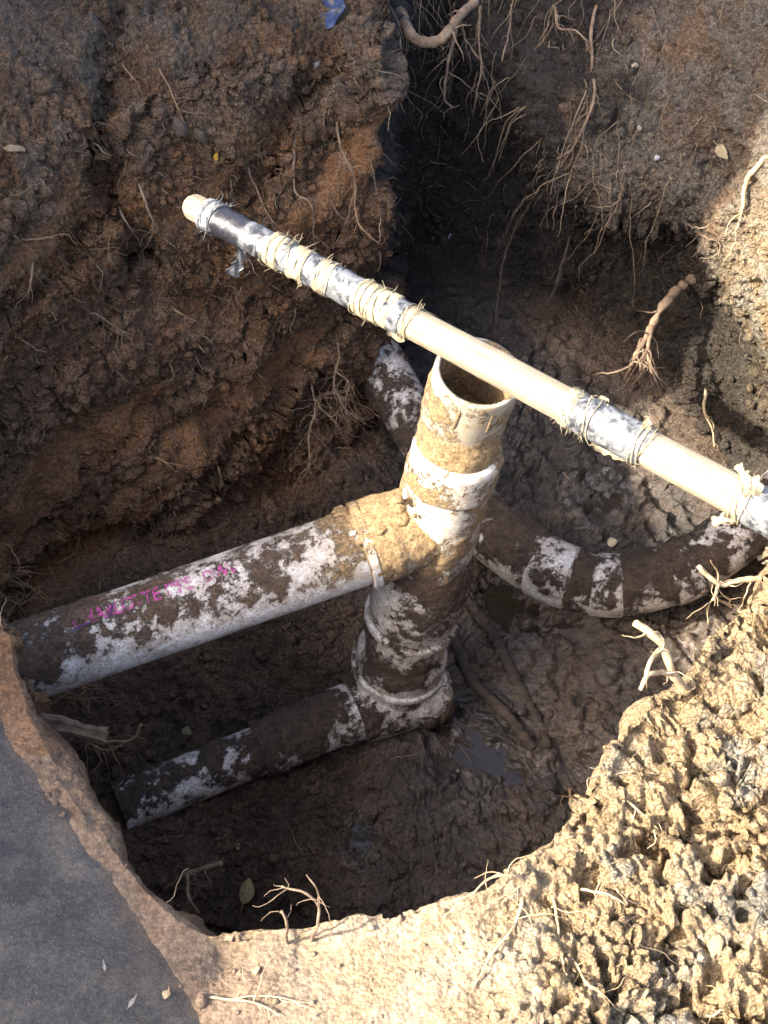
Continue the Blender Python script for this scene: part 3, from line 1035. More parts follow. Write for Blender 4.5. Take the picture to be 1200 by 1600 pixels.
# printed lettering on the branch pipe
def lettering():
    def cyl(u, v):
        o, r = np.array(CAMV), np.array(ray(u, v))
        oc = o - BJ
        rp = r - BD * np.dot(r, BD)
        op = oc - BD * np.dot(oc, BD)
        a = rp @ rp; b = 2 * rp @ op; c = op @ op - 0.0588 ** 2
        t = (-b - math.sqrt(max(b * b - 4 * a * c, 0))) / (2 * a)
        p = o + r * t
        s = np.dot(p - BJ, BD)
        return s, p - BJ - BD * s
    s0, n0 = cyl(112, 972)
    s1, n1 = cyl(322, 902)
    n0 = n0 / np.linalg.norm(n0); n1 = n1 / np.linalg.norm(n1)
    base = n0 + n1; base /= np.linalg.norm(base)
    other = np.cross(base, BD)                       # direction round the pipe
    if np.dot(other, np.array(UPV)) < 0:
        other = -other
    n = NB('print_magenta')
    wear = n.math('MULTIPLY', n.step(0.40, 0.56, n.noise(95, 6, 0.75)), 0.8)
    tr = n.t.nodes.new('ShaderNodeBsdfTransparent')
    ms = n.t.nodes.new('ShaderNodeMixShader')
    n.done(n.mix(n.noise(20, 3), (0.46, 0.07, 0.24), (0.36, 0.05, 0.24)), 0.5)
    n.link(wear, ms.inputs[0]); n.link(tr.outputs[0], ms.inputs[1]); n.link(n.b.outputs[0], ms.inputs[2])
    n.link(ms.outputs[0], n.out.inputs['Surface'])
    n2 = NB('ink_purple')
    ink = n2.done((0.045, 0.01, 0.07), 0.5)

    def wrap(verts2, lift):
        x, y = verts2[:, 0], verts2[:, 1]
        a = y / 0.0585
        return BJ + BD[None] * (s0 - x)[:, None] + (np.cos(a)[:, None] * base + np.sin(a)[:, None] * other) * (0.0580 + lift)

    for body, x0, size in (('CHARLOTTE', 0.0, 0.030), ('PIPE', 0.138, 0.030), ('DWV', 0.193, 0.028)):
        cu = bpy.data.curves.new('lettering', 'FONT')
        cu.body = body
        cu.size = size
        cu.space_character = 0.92
        cu.offset = 0.0006
        o = bpy.data.objects.new('lettering', cu)
        COL.objects.link(o)
        bpy.context.view_layer.update()
        me = bpy.data.meshes.new_from_object(o.evaluated_get(bpy.context.evaluated_depsgraph_get()))
        bpy.data.objects.remove(o)
        v = np.zeros(len(me.vertices) * 3); me.vertices.foreach_get('co', v); v = v.reshape(-1, 3)
        v = v[:, :2] * np.array([0.80, 1.0]) + np.array([x0, -size * 0.35])
        w3 = wrap(v, 0.0021)
        me.vertices.foreach_set('co', w3.astype(np.float32).ravel())
        me.materials.append(n.m)
        me.update()
        lo = add('lettering', me, None, branch)
        lo['label'] = 'worn magenta print reading ' + body.lower() if body == 'DWV' else 'worn magenta print on the white pipe'
    for (x, y, dx, dy) in ((-0.004, -0.012, 0.040, 0.004), (0.052, -0.012, 0.012, 0.022)):
        pts = np.stack([np.linspace(x, x + dx, 14), np.linspace(y, y + dy, 14)], 1)
        nrm = np.array([-dy, dx]); nrm /= np.linalg.norm(nrm)
        wv = 0.0016 * np.sin(np.linspace(0.4, 2.9, 14))[:, None]
        v2 = np.vstack([pts + nrm * wv, pts - nrm * wv])
        me = make_mesh('ink_stroke', wrap(v2, 0.0022), np.stack([np.arange(13), np.arange(1, 14), np.arange(15, 28), np.arange(14, 27)], 1))
        add('ink_stroke', me, ink, branch)


lettering()

# the older line behind: straight from under the block, then sweeping round to the right
line = empty('curved_drain_line', tuple(atz(860, 882, -0.69)), 'muddy curved white drain line sweeping right behind the riser', 'pipe')
pxs = [(470, 320, -.60), (560, 500, -.61), (620, 615, -.62), (690, 728, -.63), (755, 815, -.632), (850, 886, -.63), (955, 915, -.625), (1062, 893, -.605), (1155, 834, -.57), (1235, 765, -.53), (1330, 690, -.49)]
PATH = smooth_path([atz(*p) for p in pxs], 620)
PU = np.array([project(p)[0] for p in PATH])


def cut(u0, u1):
    k = (PU >= u0) & (PU <= u1)
    return PATH[k]


sections = [  # name, from, to, radius keys, bias, top
    ('straight_pipe', 400, 700, [(0, .056), (1, .056)], 0.22, 0.1, 20),
    ('bend', 690, 770, [(0, .060), (.5, .061), (1, .062)], 0.25, 0.2, 21),
    ('bend_socket', 765, 842, [(0, .060), (.1, .064), (.9, .064), (1, .060)], 0.12, 0.45, 22),
    ('sweep_collar', 838, 896, [(0, .060), (.08, .0655), (.92, .0655), (1, .060)], -0.30, 0.55, 23),
    ('sweep', 890, 930, [(0, .059), (1, .059)], 0.42, 0.4, 24),
    ('sweep_collar', 925, 975, [(0, .059), (.08, .064), (.92, .064), (1, .060)], -0.30, 0.55, 25),
    ('sweep', 970, 1045, [(0, .061), (1, .060)], 0.10, 0.5, 26),
    ('sweep_collar', 1040, 1085, [(0, .059), (.08, .064), (.92, .064), (1, .060)], -0.02, 0.45, 27),
    ('outlet_pipe', 1080, 1420, [(0, .058), (1, .058)], 0.02, 0.3, 28),
]
for nm, u0, u1, keys, bi, tp, sd in sections:
    pt = cut(u0, u1)
    keys = [(a_, b_ * 0.86) for a_, b_ in keys]
    bi = bi - 0.18
    if len(pt) > 6:
        pipe_part(nm, pt, prof(pt, keys), M['pvc_dark'], line, bi, tp, 0, 0.006, sd, nr=110, freq=17)


# ------------------------------------------------------------------ the wrapped pole across the pit
def pole():
    L0 = np.array(at(291, 317, 2.11)); L1 = np.array(at(1210, 806, 1.78))
    D = (L1 - L0) / np.linalg.norm(L1 - L0)
    LT = np.linalg.norm(L1 - L0)
    full = LT * 1.50
    rad_at = lambda s: 0.0180 + (0.0240 - 0.0180) * s / LT

    def s_of(u):
        lo, hi = 0, full
        for _ in range(40):
            m = (lo + hi) / 2
            if project(L0 + D * m)[0] < u:
                lo = m
            else:
                hi = m
        return lo
    root = empty('wrapped_pole', tuple(L0 + D * full * 0.5), 'long pale wooden pole bound with silver-black tape and twine, lying across the pit', 'pole')
    ref = np.array([0, 0, 1.0]); T = ref - D * np.dot(ref, D); T /= np.linalg.norm(T); S = np.cross(D, T)
    pt = lambda s, a, r: L0 + D * s + r * (math.cos(a) * T + math.sin(a) * S)

    # wood with the grain running along the pole
    n = NB('pole_wood')
    mp = n.t.nodes.new('ShaderNodeMapping'); n.link(n.co, mp.inputs['Vector'])
    eul = Vector(D).to_track_quat('X', 'Z').to_matrix().inverted().to_euler()
    mp.inputs['Rotation'].default_value = eul
    sc = n.t.nodes.new('ShaderNodeMapping'); n.link(mp.outputs[0], sc.inputs['Vector']); sc.inputs['Scale'].default_value = (1.6, 38, 38)
    g1 = n.noise(3.6, 7, 0.75, sc.outputs[0], 0.4)
    g2 = n.noise(11, 5, 0.7, sc.outputs[0])
    col = n.mix(n.step(0.35, 0.7, g1), (0.34, 0.288, 0.208), (0.235, 0.19, 0.13))
    col = n.mix(n.math('MULTIPLY', n.step(0.50, 0.64, g2), 0.85), col, (0.17, 0.125, 0.075))
    col = n.mix(n.math('MULTIPLY', n.step(0.55, 0.75, n.noise(22, 6, 0.7)), 0.55), col, (0.17, 0.13, 0.085))
    wood = n.done(col, 0.7, n.bump(n.math('ADD', g1, n.math('MULTIPLY', g2, 0.7)), 0.0025, 0.8), 0.25)
    n = NB('tape_silver_black')
    sc = n.t.nodes.new('ShaderNodeMapping'); n.link(n.co, sc.inputs['Vector']); sc.inputs['Scale'].default_value = (1, 1, 1)
    t1 = n.noise(48, 6, 0.7, None, 1.2)
    t2 = n.noise(14, 4, 0.6)
    col = n.mix(n.step(0.42, 0.56, t1), (0.025, 0.027, 0.032), (0.17, 0.175, 0.18))
    col = n.mix(n.math('MULTIPLY', n.step(0.48, 0.62, t2), 0.5), col, (0.20, 0.205, 0.20))
    col = n.mix(n.math('MULTIPLY', n.attr('black'), 0.95), col, (0.012, 0.012, 0.018))
    tape = n.done(col, n.math('ADD', 0.28, n.math('MULTIPLY', t1, 0.25)), n.bump(n.math('ADD', t1, n.math('MULTIPLY', n.noise(160, 4), 0.4)), 0.0022, 0.7), 0.6)
    n = NB('twine_cloth')
    tw = n.noise(380, 4, 0.7)
    col = n.mix(n.step(0.3, 0.7, n.noise(45, 4)), (0.40, 0.335, 0.215), (0.28, 0.23, 0.15))
    col = n.mix(n.math('MULTIPLY', n.step(0.5, 0.35, tw), 0.5), col, (0.20, 0.16, 0.10))
    cloth = n.done(col, 0.9, n.bump(tw, 0.001, 0.9), 0.15)
    n = NB('twine_grey')
    greyc = n.done(n.mix(n.step(0.3, 0.7, n.noise(120, 4)), (0.32, 0.32, 0.30), (0.16, 0.16, 0.165)), 0.7, n.bump(n.noise(400, 3), 0.001), 0.3)

    # shaft with a rounded, chipped end
    ss = np.concatenate([np.linspace(0, 0.018, 14), np.linspace(0.02, full, 260)])
    nr = 64
    a = np.linspace(0, 2 * math.pi, nr, endpoint=False)
    V = []
    for s in ss:
        r = rad_at(s)
        if s < 0.018:
            r = r * math.sqrt(max(0.0, 1 - ((0.018 - s) / 0.0182) ** 2)) ** 0.8
        flute = 1 + 0.010 * np.cos(a * 9 + 0.5) * (1 + 1.8 * math.exp(-s / 0.05))
        V.append(L0 + D * s + (r * flute)[:, None] * (np.cos(a)[:, None] * T + np.sin(a)[:, None] * S))
    V = np.vstack(V)
    V += 0.0012 * (fbm(V, 12, 3, 4))[:, None] * np.array(T)
    add('shaft', make_mesh('shaft', V, grid_faces(len(ss), nr, True)[:, ::-1]), wood, root)

    def sleeve(u0, u1, lift, mat, seed, black=None, name='tape_sleeve', wr=0.0012):
        s0, s1 = s_of(u0), s_of(u1)
        s = np.linspace(s0, s1, max(8, int((s1 - s0) / 0.0016)))
        q = []
        for x in s:
            q.append(L0 + D * x + (rad_at(x) + lift) * (np.cos(a)[:, None] * T + np.sin(a)[:, None] * S))
        q = np.vstack(q)
        nn = np.tile(np.cos(a)[:, None] * T + np.sin(a)[:, None] * S, (len(s), 1))
        xx = np.repeat(s, nr)
        aa = np.tile(a, len(s))
        # spiral overlaps of the tape and creases
        spiral = ((xx / 0.030 + aa / (2 * math.pi)) % 1.0)
        q = q + nn * (wr * fbm(q, 60, 3, seed) + 0.0007 * spiral + wr * 0.8 * np.abs(fbm(q, 25, 3, seed + 3)))[:, None]
        # ragged ends
        for row, sg in ((0, -1), (len(s) - 1, 1)):
            k = slice(row * nr, (row + 1) * nr)
            q[k] += D[None] * (sg * 0.004 * np.abs(fbm(q[k], 90, 2, seed + 7)))[:, None] - nn[k] * lift * 0.7
        bl = np.zeros(len(q)) if black is None else sstep(s_of(black[0]) - 0.006, s_of(black[0]), xx) * (1 - sstep(s_of(black[1]), s_of(black[1]) + 0.006, xx))
        return add(name, make_mesh(name, q, grid_faces(len(s), nr, True)[:, ::-1], True, dict(black=bl)), mat, root)

    sleeve(328, 634, 0.0018, tape, 1, (345, 385))
    sleeve(893, 1012, 0.0020, tape, 2)
    sleeve(1160, 1290, 0.0020, tape, 3)

    def band(u0, u1, turns, rw, mat, seed, lift=0.003, name='twine_band', skew=0.0):
        s0, s1 = s_of(u0), s_of(u1)
        nn = int(turns * 36)
        t = np.linspace(0, 1, nn)
        ang = t * turns * 2 * math.pi + seed
        s = s0 + (s1 - s0) * t + skew * np.sin(ang)
        s = s + 0.0012 * np.sin(ang * 0.37 + seed) + 0.0022 * np.sin(ang * 1.31 + 2 * seed) + 0.0012 * np.sin(ang * 2.7)
        path = np.array([pt(x, g, rad_at(x) + lift + 0.0006 * math.sin(g * 3.3 + seed)) for x, g in zip(s, ang)])
        v, f = tube(path, rw * 0.52 * (1 + 0.2 * RNG.normal(size=nn).clip(-1, 1)), 6, True, 0.10)
        bag = Bag(); bag.put(v, f)
        # frayed fibres
        for k in range(int(14 * turns ** 0.5)):
            i = RNG.integers(0, nn)
            p0 = path[i]; out = p0 - (L0 + D * s[i]); out /= np.linalg.norm(out)
            dd = out * (0.3 + RNG.random() * 0.7) + RNG.normal(size=3) * 0.7
            ln = 0.003 + 0.005 * RNG.random()
            pp = np.array([p0, p0 + dd * ln * 0.5, p0 + dd * ln + RNG.normal(size=3) * 0.002])
            bag.put(*tube(pp, [0.0005, 0.0004, 0.0002], 4))
        return add(name, bag.mesh(name), mat, root)

    def cloth_band(u0, u1, seed, mat=cloth, lift=0.003):
        return sleeve(u0, u1, lift, mat, seed, None, 'cloth_band', 0.0034)

    cloth_band(320, 340, 11, greyc, 0.0026)
    band(322, 344, 5, 0.0013, greyc, 0.3, 0.0045)
    cloth_band(424, 446, 12)
    band(424, 452, 3, 0.0014, cloth, 1.1, 0.0055)
    cloth_band(462, 484, 14)
    cloth_band(502, 520, 15)
    cloth_band(886, 900, 16)
    cloth_band(1150, 1168, 17)
    band(450, 486, 3, 0.0015, cloth, 2.0, 0.0035, skew=0.003)
    band(500, 524, 4, 0.0014, cloth, 2.7, 0.0035)
    cloth_band(562, 618, 13)
    band(563, 604, 6, 0.0014, cloth, 0.9, 0.0050)
    band(636, 650, 3, 0.0012, cloth, 1.9, 0.0025)
    band(884, 906, 5, 0.0014, cloth, 0.2, 0.0022, skew=0.002)
    band(914, 930, 2, 0.0014, cloth, 2.2, 0.0035, skew=0.003)
    band(1000, 1012, 3, 0.0016, cloth, 1.2, 0.0040)
    band(1146, 1172, 4, 0.0020, cloth, 0.6, 0.0040, skew=0.004)

    def strip(name, pts, w0, w1, mat, th=0.0012, seed=0):
        p = smooth_path(pts, 22)
        t, Sx, Tx = frames(p)
        w_ = np.linspace(w0, w1, 22) * (1 + 0.25 * np.sin(np.arange(22) * 1.3 + seed))
        cols = []
        for k in np.linspace(-1, 1, 7):
            wav = 0.0015 * np.sin(k * 4 + np.arange(22) * 0.7 + seed)
            cols.append(p + Sx * (w_ * k)[:, None] + Tx * wav[:, None])
        V = np.stack(cols, 1)
        top = V + Tx[:, None] * th; bot = V - Tx[:, None] * th
        vv = np.vstack([top.reshape(-1, 3), bot.reshape(-1, 3)])
        g = grid_faces(22, 7)
        off = 22 * 7
        idx = np.arange(22 * 7).reshape(22, 7)
        loop = np.concatenate([idx[0, :-1], idx[:-1, -1], idx[-1, :0:-1], idx[:0:-1, 0]])
        nx_ = np.roll(loop, -1)
        side = np.stack([loop, nx_, nx_ + off, loop + off], 1)
        vv += 0.0012 * fbm(vv, 90, 2, seed)[:, None] * np.ones(3)
        return add(name, make_mesh(name, vv, [g, g[:, ::-1] + off, side], True, dict(black=np.full(len(vv), 0.55))), mat, root)

    P = lambda u, v, d: np.array(at(u, v, d))
    for k, (u_, v_, d_) in enumerate(((446, 384, 2.04), (470, 438, 2.06), (486, 402, 2.03), (512, 412, 2.02), (506, 452, 2.04), (604, 498, 2.0), (598, 466, 1.99), (898, 612, 1.87), (945, 636, 1.86), (935, 700, 1.88), (968, 712, 1.87), (1008, 664, 1.83), (1166, 742, 1.76), (1140, 798, 1.80))):
        a_ = RNG.normal(size=2) * 7
        strip('cloth_tail', [P(u_ - a_[0], v_ + 4, d_), P(u_, v_, d_ - 0.003), P(u_ + a_[0] * 0.7, v_ - 5 + a_[1] * 0.5, d_ - 0.004)], .0035, .0015 + 0.002 * RNG.random(), cloth, 0.0008, 20 + k)
    strip('tape_tail', [P(372, 372, 2.10), P(378, 388, 2.10), P(374, 408, 2.11), P(362, 430, 2.12)], .004, .009, tape, 0.0008, 1)
    strip('cloth_tail', [P(628, 478, 2.00), P(636, 495, 1.99), P(630, 510, 2.00), P(614, 528, 2.01)], .008, .013, cloth, 0.001, 2)
    strip('cloth_tail', [P(632, 484, 2.0), P(648, 500, 1.99), P(652, 512, 2.0)], .007, .005, cloth, 0.001, 3)
    strip('cloth_tail', [P(1000, 706, 1.84), P(1008, 680, 1.83), P(1012, 662, 1.83), P(1011, 652, 1.825)], .006, .004, cloth, 0.001, 4)
    strip('cloth_tail', [P(905, 640, 1.87), P(930, 628, 1.87), P(950, 624, 1.875)], .006, .005, cloth, 0.001, 5)
    strip('cloth_tail', [P(925, 690, 1.88), P(960, 708, 1.87), P(985, 716, 1.86)], .007, .006, cloth, 0.001, 9)
    strip('cloth_tail', [P(1178, 796, 1.79), P(1172, 770, 1.765), P(1160, 742, 1.755), P(1152, 726, 1.755)], .010, .004, cloth, 0.001, 6)
    strip('cloth_tail', [P(1176, 790, 1.785), P(1182, 765, 1.76), P(1176, 745, 1.755)], .008, .006, cloth, 0.001, 7)
    strip('cloth_tail', [P(1170, 800, 1.79), P(1145, 806, 1.80), P(1112, 816, 1.81)], .009, .006, cloth, 0.001, 8)


pole()


# ------------------------------------------------------------------ standing water in the hollows of the floor
def puddles():
    n = NB('muddy_water')
    mat = n.done((0.030, 0.024, 0.018), 0.10, n.bump(n.noise(28, 4), 0.005, 0.8), 0.3)
    for k, (px, py, rx, ry) in enumerate(PUDDLES):
        loc = BVH.ray_cast(Vector((px, py, -0.3)), Vector((0, 0, -1)))[0]
        z = (loc.z if loc else -0.75) + PUD_LIFT[k]
        a = np.linspace(0, 2 * math.pi, 40, endpoint=False)
        rr_ = 1.35 + 0.15 * np.sin(a * 3 + k) + 0.1 * np.sin(a * 5 + 2 * k)
        v = np.vstack([[[px, py, z]], np.stack([px + rx * rr_ * np.cos(a), py + ry * rr_ * np.sin(a), np.full(40, z)], 1)])
        i = np.arange(40)
        f = np.stack([np.zeros(40, int), i + 1, (i + 1) % 40 + 1], 1)
        add('water', make_mesh('water', v, f), mat, kind='structure')


PUD_LIFT = [0.003, 0.003, 0.003, 0.002, 0.003]
puddles()


# ------------------------------------------------------------------ loose clods and crumbs of soil
def ico(sub):
    t = (1 + 5 ** 0.5) / 2
    v = [(-1, t, 0), (1, t, 0), (-1, -t, 0), (1, -t, 0), (0, -1, t), (0, 1, t), (0, -1, -t), (0, 1, -t), (t, 0, -1), (t, 0, 1), (-t, 0, -1), (-t, 0, 1)]
    f = [(0, 11, 5), (0, 5, 1), (0, 1, 7), (0, 7, 10), (0, 10, 11), (1, 5, 9), (5, 11, 4), (11, 10, 2), (10, 7, 6), (7, 1, 8), (3, 9, 4), (3, 4, 2), (3, 2, 6), (3, 6, 8), (3, 8, 9), (4, 9, 5), (2, 4, 11), (6, 2, 10), (8, 6, 7), (9, 8, 1)]
    v = [np.array(x, float) / np.linalg.norm(x) for x in v]
    for _ in range(sub):
        nf, mid = [], {}

        def m(a, b):
            k = (min(a, b), max(a, b))
            if k not in mid:
                x = v[a] + v[b]
                v.append(x / np.linalg.norm(x)); mid[k] = len(v) - 1
            return mid[k]
        for a, b, c in f:
            x, y, z = m(a, b), m(b, c), m(c, a)
            nf += [(a, x, z), (b, y, x), (c, z, y), (x, y, z)]
        f = nf
    return np.array(v), np.array(f)


def clods():
    lump = np.clip(noise(TQ, 7, 201) + 0.35, 0, 1)
    wgt = (0.9 * TM['leftw'] * (1 - TM['swath']) + 2.6 * TM['floor'] * (1 - 0.95 * TM['wetfloor']) + 0.6 * TM['rightw'] + 0.22 * TM['bank'] + 0.12 * TM['nearflat'] + 0.035 * TM['pave'] + 0.06 * TM['strip']) * (0.15 + lump)
    inview = np.hypot(TQ[:, 0] - OX, TQ[:, 1] - OY) < 1.25
    r = np.hypot(TQ[:, 0] - OX, TQ[:, 1] - OY)
    wgt = wgt * inview * np.clip(r, 0.02, 1)             # columns crowd towards the centre
    wgt = wgt / wgt.sum()
    protos = []
    for k in range(10):
        sub = 0 if k < 5 else 1
        v, f = ico(sub)
        s = 1 + 0.32 * fbm(v, 1.1, 3, 300 + k, 0.6) - 0.25 * (worley(v, 1.3, 310 + k)[:, 0] - 0.5)
        protos.append((v * s[:, None] * np.array([1, 0.85, 0.7]), f))
    for nm, count, r0, r1, big in (('soil_crumbs', 15500, 0.0014, 0.0050, False), ('soil_clods', 1300, 0.0045, 0.014, True)):
        pick = RNG.choice(len(TQ), count, p=wgt)
        V, Fc, at_, n0 = [], [], {k: [] for k in ('orange', 'grey', 'dark', 'dry', 'wet', 'fine')}, 0
        for i in pick:
            v, f = protos[RNG.integers(5, 10) if big else RNG.integers(0, 5)]
            s = r0 + (r1 - r0) * RNG.random() ** 2.2
            ax = RNG.normal(size=3); ax /= np.linalg.norm(ax)
            R = np.array(Matrix.Rotation(RNG.random() * 6.28, 3, Vector(ax)))
            c = TQ[i] + TN[i] * s * 0.35
            V.append(v @ R.T * s + c); Fc.append(f + n0); n0 += len(v)
            for k in at_:
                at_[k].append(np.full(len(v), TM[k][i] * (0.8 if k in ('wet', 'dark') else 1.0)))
        me = make_mesh(nm, np.vstack(V), np.vstack(Fc), True, {k: np.concatenate(x) for k, x in at_.items()})
        add(nm, me, M['soil'], label='loose crumbs of brown soil over the pit sides and floor' if not big else 'loose clods of brown soil over the pit sides and floor', category='soil', kind='stuff')


clods()


# ------------------------------------------------------------------ roots
def wander(p0, d, length, n, wig, grav=0.0):
    p = np.array(p0, float); d = np.array(d, float); d /= np.linalg.norm(d)
    out = [p.copy()]
    for _ in range(n):
        d = d + RNG.normal(size=3) * wig + np.array([0, 0, -grav])
        d /= np.linalg.norm(d)
        p = p + d * length / n
        out.append(p.copy())
    return np.array(out)


def root_thing(name, mains, mat, label, rpx=4.0, hairs=6, hair_len=0.05, group='roots sticking out of the soil', lift=0.012, cat='root', taper=0.35, hang=False, knob=0.15):
    """mains: lists of (u, v[, lift]) spots followed along the soil; hair roots branch off"""
    bag = Bag()
    first = None
    for mi, line_ in enumerate(mains):
        pts = []
        base, nrm = hit(*line_[0][:2])
        if mi:
            j = int(np.argmin([(project(p)[0] - line_[0][0]) ** 2 + (project(p)[1] - line_[0][1]) ** 2 for p in main]))
            base, nrm = Vector(main[j]), Vector((0, 0, 0))
        for k, q in enumerate(line_):
            lf = q[2] if len(q) > 2 else lift
            if hang:
                d0 = (base - CAMV).dot(FWD)
                p = at(q[0], q[1], d0 - lf)
                if k == 0:
                    p = base - nrm * 0.01
            else:
                p, _ = hit(q[0], q[1], lf)
                if k == 0:
                    p = base - nrm * 0.008
            pts.append(tuple(p))
        L = sum((Vector(a) - Vector(b)).length for a, b in zip(pts, pts[1:]))
        n = max(10, int(L / 0.004))
        path = smooth_path(pts, n)
        path += 0.0022 * np.stack([noise(path, 45, 1), noise(path, 45, 2), noise(path, 45, 3)], 1)
        dd = (Vector(pts[0]) - CAMV).dot(FWD)
        r0 = (rpx if mi == 0 else rpx * 0.6) * (0.62 if rpx < 9 else 0.85) * dd / FPX
        rr_ = r0 * np.linspace(1, taper, n) * (1 + knob * noise(path, 90, 5) * 2)
        if mi == 0:
            main = path
        bag.put(*tube(path, rr_, 9 if rpx > 3 else 6))
        if first is None:
            first = pts[0]
        for h in range(hairs):
            i = RNG.integers(n // 5, n)
            t = path[min(i + 1, n - 1)] - path[max(i - 1, 0)]
            t /= np.linalg.norm(t) + 1e-9
            d = t + RNG.normal(size=3) * 0.8
            hp = wander(path[i], d, hair_len * (0.4 + 1.2 * RNG.random()), 10, 0.22, 0.10)
            bag.put(*tube(hp, np.linspace(max(r0 * 0.28, 0.0006), 0.0003, len(hp)), 5))
    me = bag.mesh(name)
    co = np.empty(len(me.vertices) * 3, np.float32); me.vertices.foreach_get('co', co)
    co = co.reshape(-1, 3) - np.array(first, np.float32)
    me.vertices.foreach_set('co', co.ravel())
    o = add(name, me, mat, label=label, category=cat, group=group)
    o.location = first
    return o


RT, RP, RK, RG = M['root'], M['root_pale'], M['root_dark'], M['root_grey']
g = 'roots hanging in the dark recess'
root_thing('root', [[(632, 8), (634, 42, .03), (655, 64, .05), (688, 62, .06), (712, 32, .05), (742, 2, .03)]], RG, 'thick grey root arching at the top of the dark recess', 11, 5, .06, g, hang=True, taper=.7)
root_thing('root', [[(627, 5), (624, 60, .05), (628, 140, .06)]], RG, 'thin grey root hanging straight down beside the block corner', 4.5, 5, .04, g, hang=True)
root_thing('root', [[(716, 25), (702, 90, .06), (695, 150, .07), (706, 168, .07)], [(716, 25), (728, 60, .05), (750, 95, .06), (755, 115, .06)]], RG, 'forked grey root hanging below the arching root', 6, 9, .06, g, hang=True)
root_thing('root', [[(748, 4), (748, 60, .05), (752, 110, .05), (742, 160, .05)]], RG, 'slender grey root right of the forked hanging root', 4.5, 7, .06, g, hang=True)
root_thing('root', [[(800, 2), (795, 50, .05), (784, 96, .05)]], RG, 'short grey root hanging at top centre, right of the others in the recess', 4.5, 4, .04, g, hang=True)
root_thing('root', [[(868, 0), (880, 30, .03), (908, 44, .03)], [(908, 44), (912, 75, .02)]], RG, 'bent grey root with a short fork high on the right wall', 6, 7, .04, g)
root_thing('root', [[(932, 4), (926, 45), (928, 100), (926, 150), (914, 195), (903, 225), (880, 240), (846, 254)]], RG, 'long grey root running down the shaded right wall and curling left', 5, 14, .05, g)
root_thing('root', [[(836, 308), (812, 345, .03), (790, 395, .04), (780, 450, .05), (775, 492, .05)]], RK, 'long dark root trailing below the bulge of the right wall', 5, 10, .06, g, hang=True)
root_thing('root', [[(890, 368), (882, 402, .03), (868, 448, .04), (856, 470, .04)]], RK, 'dark root hanging left of the broken root stub', 4.5, 9, .05, g, hang=True)
root_thing('root', [[(820, 300), (805, 330, .03), (788, 372, .04), (770, 400, .04)]], RK, 'thin dark root above the coupling in the recess', 3.5, 6, .05, g, hang=True)
g = 'roots in the right wall'
root_thing('root', [[(1198, 238), (1176, 278), (1162, 320), (1156, 352)]], RP, 'pale sunlit root on the far right wall', 8, 5, .04, g, taper=.5)
root_thing('root', [[(1080, 430), (1050, 462, .03), (1020, 505, .035), (1000, 545, .04), (985, 572, .04)], [(1020, 505), (1012, 545, .04), (1018, 585, .04)]], RG, 'broken thick root stub with fringe beside the sunlit patch', 10, 13, .07, g, hang=True, taper=.45, knob=.3)
root_thing('root', [[(1104, 598), (1100, 640, .025), (1112, 668, .03), (1116, 698, .03)]], RP, 'knotted pale root hanging above the right end of the pole', 5, 3, .03, g, hang=True)
root_thing('root', [[(1082, 362), (1110, 372), (1130, 368), (1131, 400)], [(1110, 372), (1095, 400)]], RG, 'grey root crossing the shaded wall above the sunlit patch', 4, 5, .04, g)
g = 'roots on the sunlit right bank'
root_thing('root', [[(1075, 1072), (1050, 1052, .03), (1040, 1018, .05), (1020, 992, .06), (992, 974, .07)], [(1050, 1052), (1018, 1052, .05), (1000, 1076, .05)], [(1035, 1012), (1018, 1030, .05), (1008, 1062, .05)]], RP, 'stout pale root jutting over the pit from the right bank', 9, 3, .03, g, hang=True, taper=.75)
root_thing('root', [[(1196, 894), (1150, 908, .02), (1125, 912, .03), (1090, 884, .05)], [(1125, 912), (1112, 938, .03)]], RP, 'pale root poking out of the bank edge near the pole end', 8, 5, .04, g, hang=True, taper=.7)
root_thing('root', [[(1140, 950), (1115, 935, .02), (1105, 955, .03)]], RP, 'short curled root at the bank edge below the pole end', 5, 8, .04, g, hang=True)
root_thing('root', [[(842, 1392), (800, 1368, .02), (765, 1375, .03), (738, 1396, .04)], [(820, 1385), (790, 1400, .02), (760, 1412, .03)]], RP, 'pale branching root over the near edge of the pit', 6, 12, .04, g, hang=True)
root_thing('root', [[(826, 1400), (800, 1450, .006), (772, 1490, .006), (738, 1545, .005)]], RP, 'long straight pale root lying down the near bank', 5, 6, .05, g)
root_thing('root', [[(862, 1400), (868, 1450, .006), (876, 1510, .006), (880, 1525, .005)]], RP, 'pale root lying on the near bank, right of the long straight one', 4.5, 6, .05, g)
root_thing('root', [[(885, 1480), (895, 1510, .006), (920, 1545, .006), (940, 1560, .005)]], RP, 'curved pale root among the crumbly lumps at lower right', 5, 6, .05, g)
root_thing('root', [[(905, 1385), (950, 1400, .006), (985, 1425, .006), (968, 1390, .006)]], RP, 'root with a kink on the sunlit bank at right of centre', 4, 6, .05, g)
root_thing('root', [[(1075, 1560), (1105, 1585, .006), (1145, 1550, .005)]], RP, 'short root at the bottom right corner of the bank', 5, 4, .04, g)
root_thing('root', [[(970, 1240), (990, 1270, .008), (1005, 1276, .006)]], RP, 'small root on the upper part of the sunlit bank', 4, 4, .03, g)
root_thing('root', [[(895, 1225), (897, 1250, .012), (888, 1232, .02)]], RT, 'tiny upright root on the rim of the right bank', 4, 5, .02, g)
root_thing('root', [[(300, 1550), (345, 1565, .006), (400, 1570, .006), (440, 1590, .005)], [(360, 1566), (420, 1558, .006), (490, 1580, .005)]], RP, 'pale root lying across the soil at the bottom edge', 4, 8, .05, g)
g = 'roots at the near left edge'
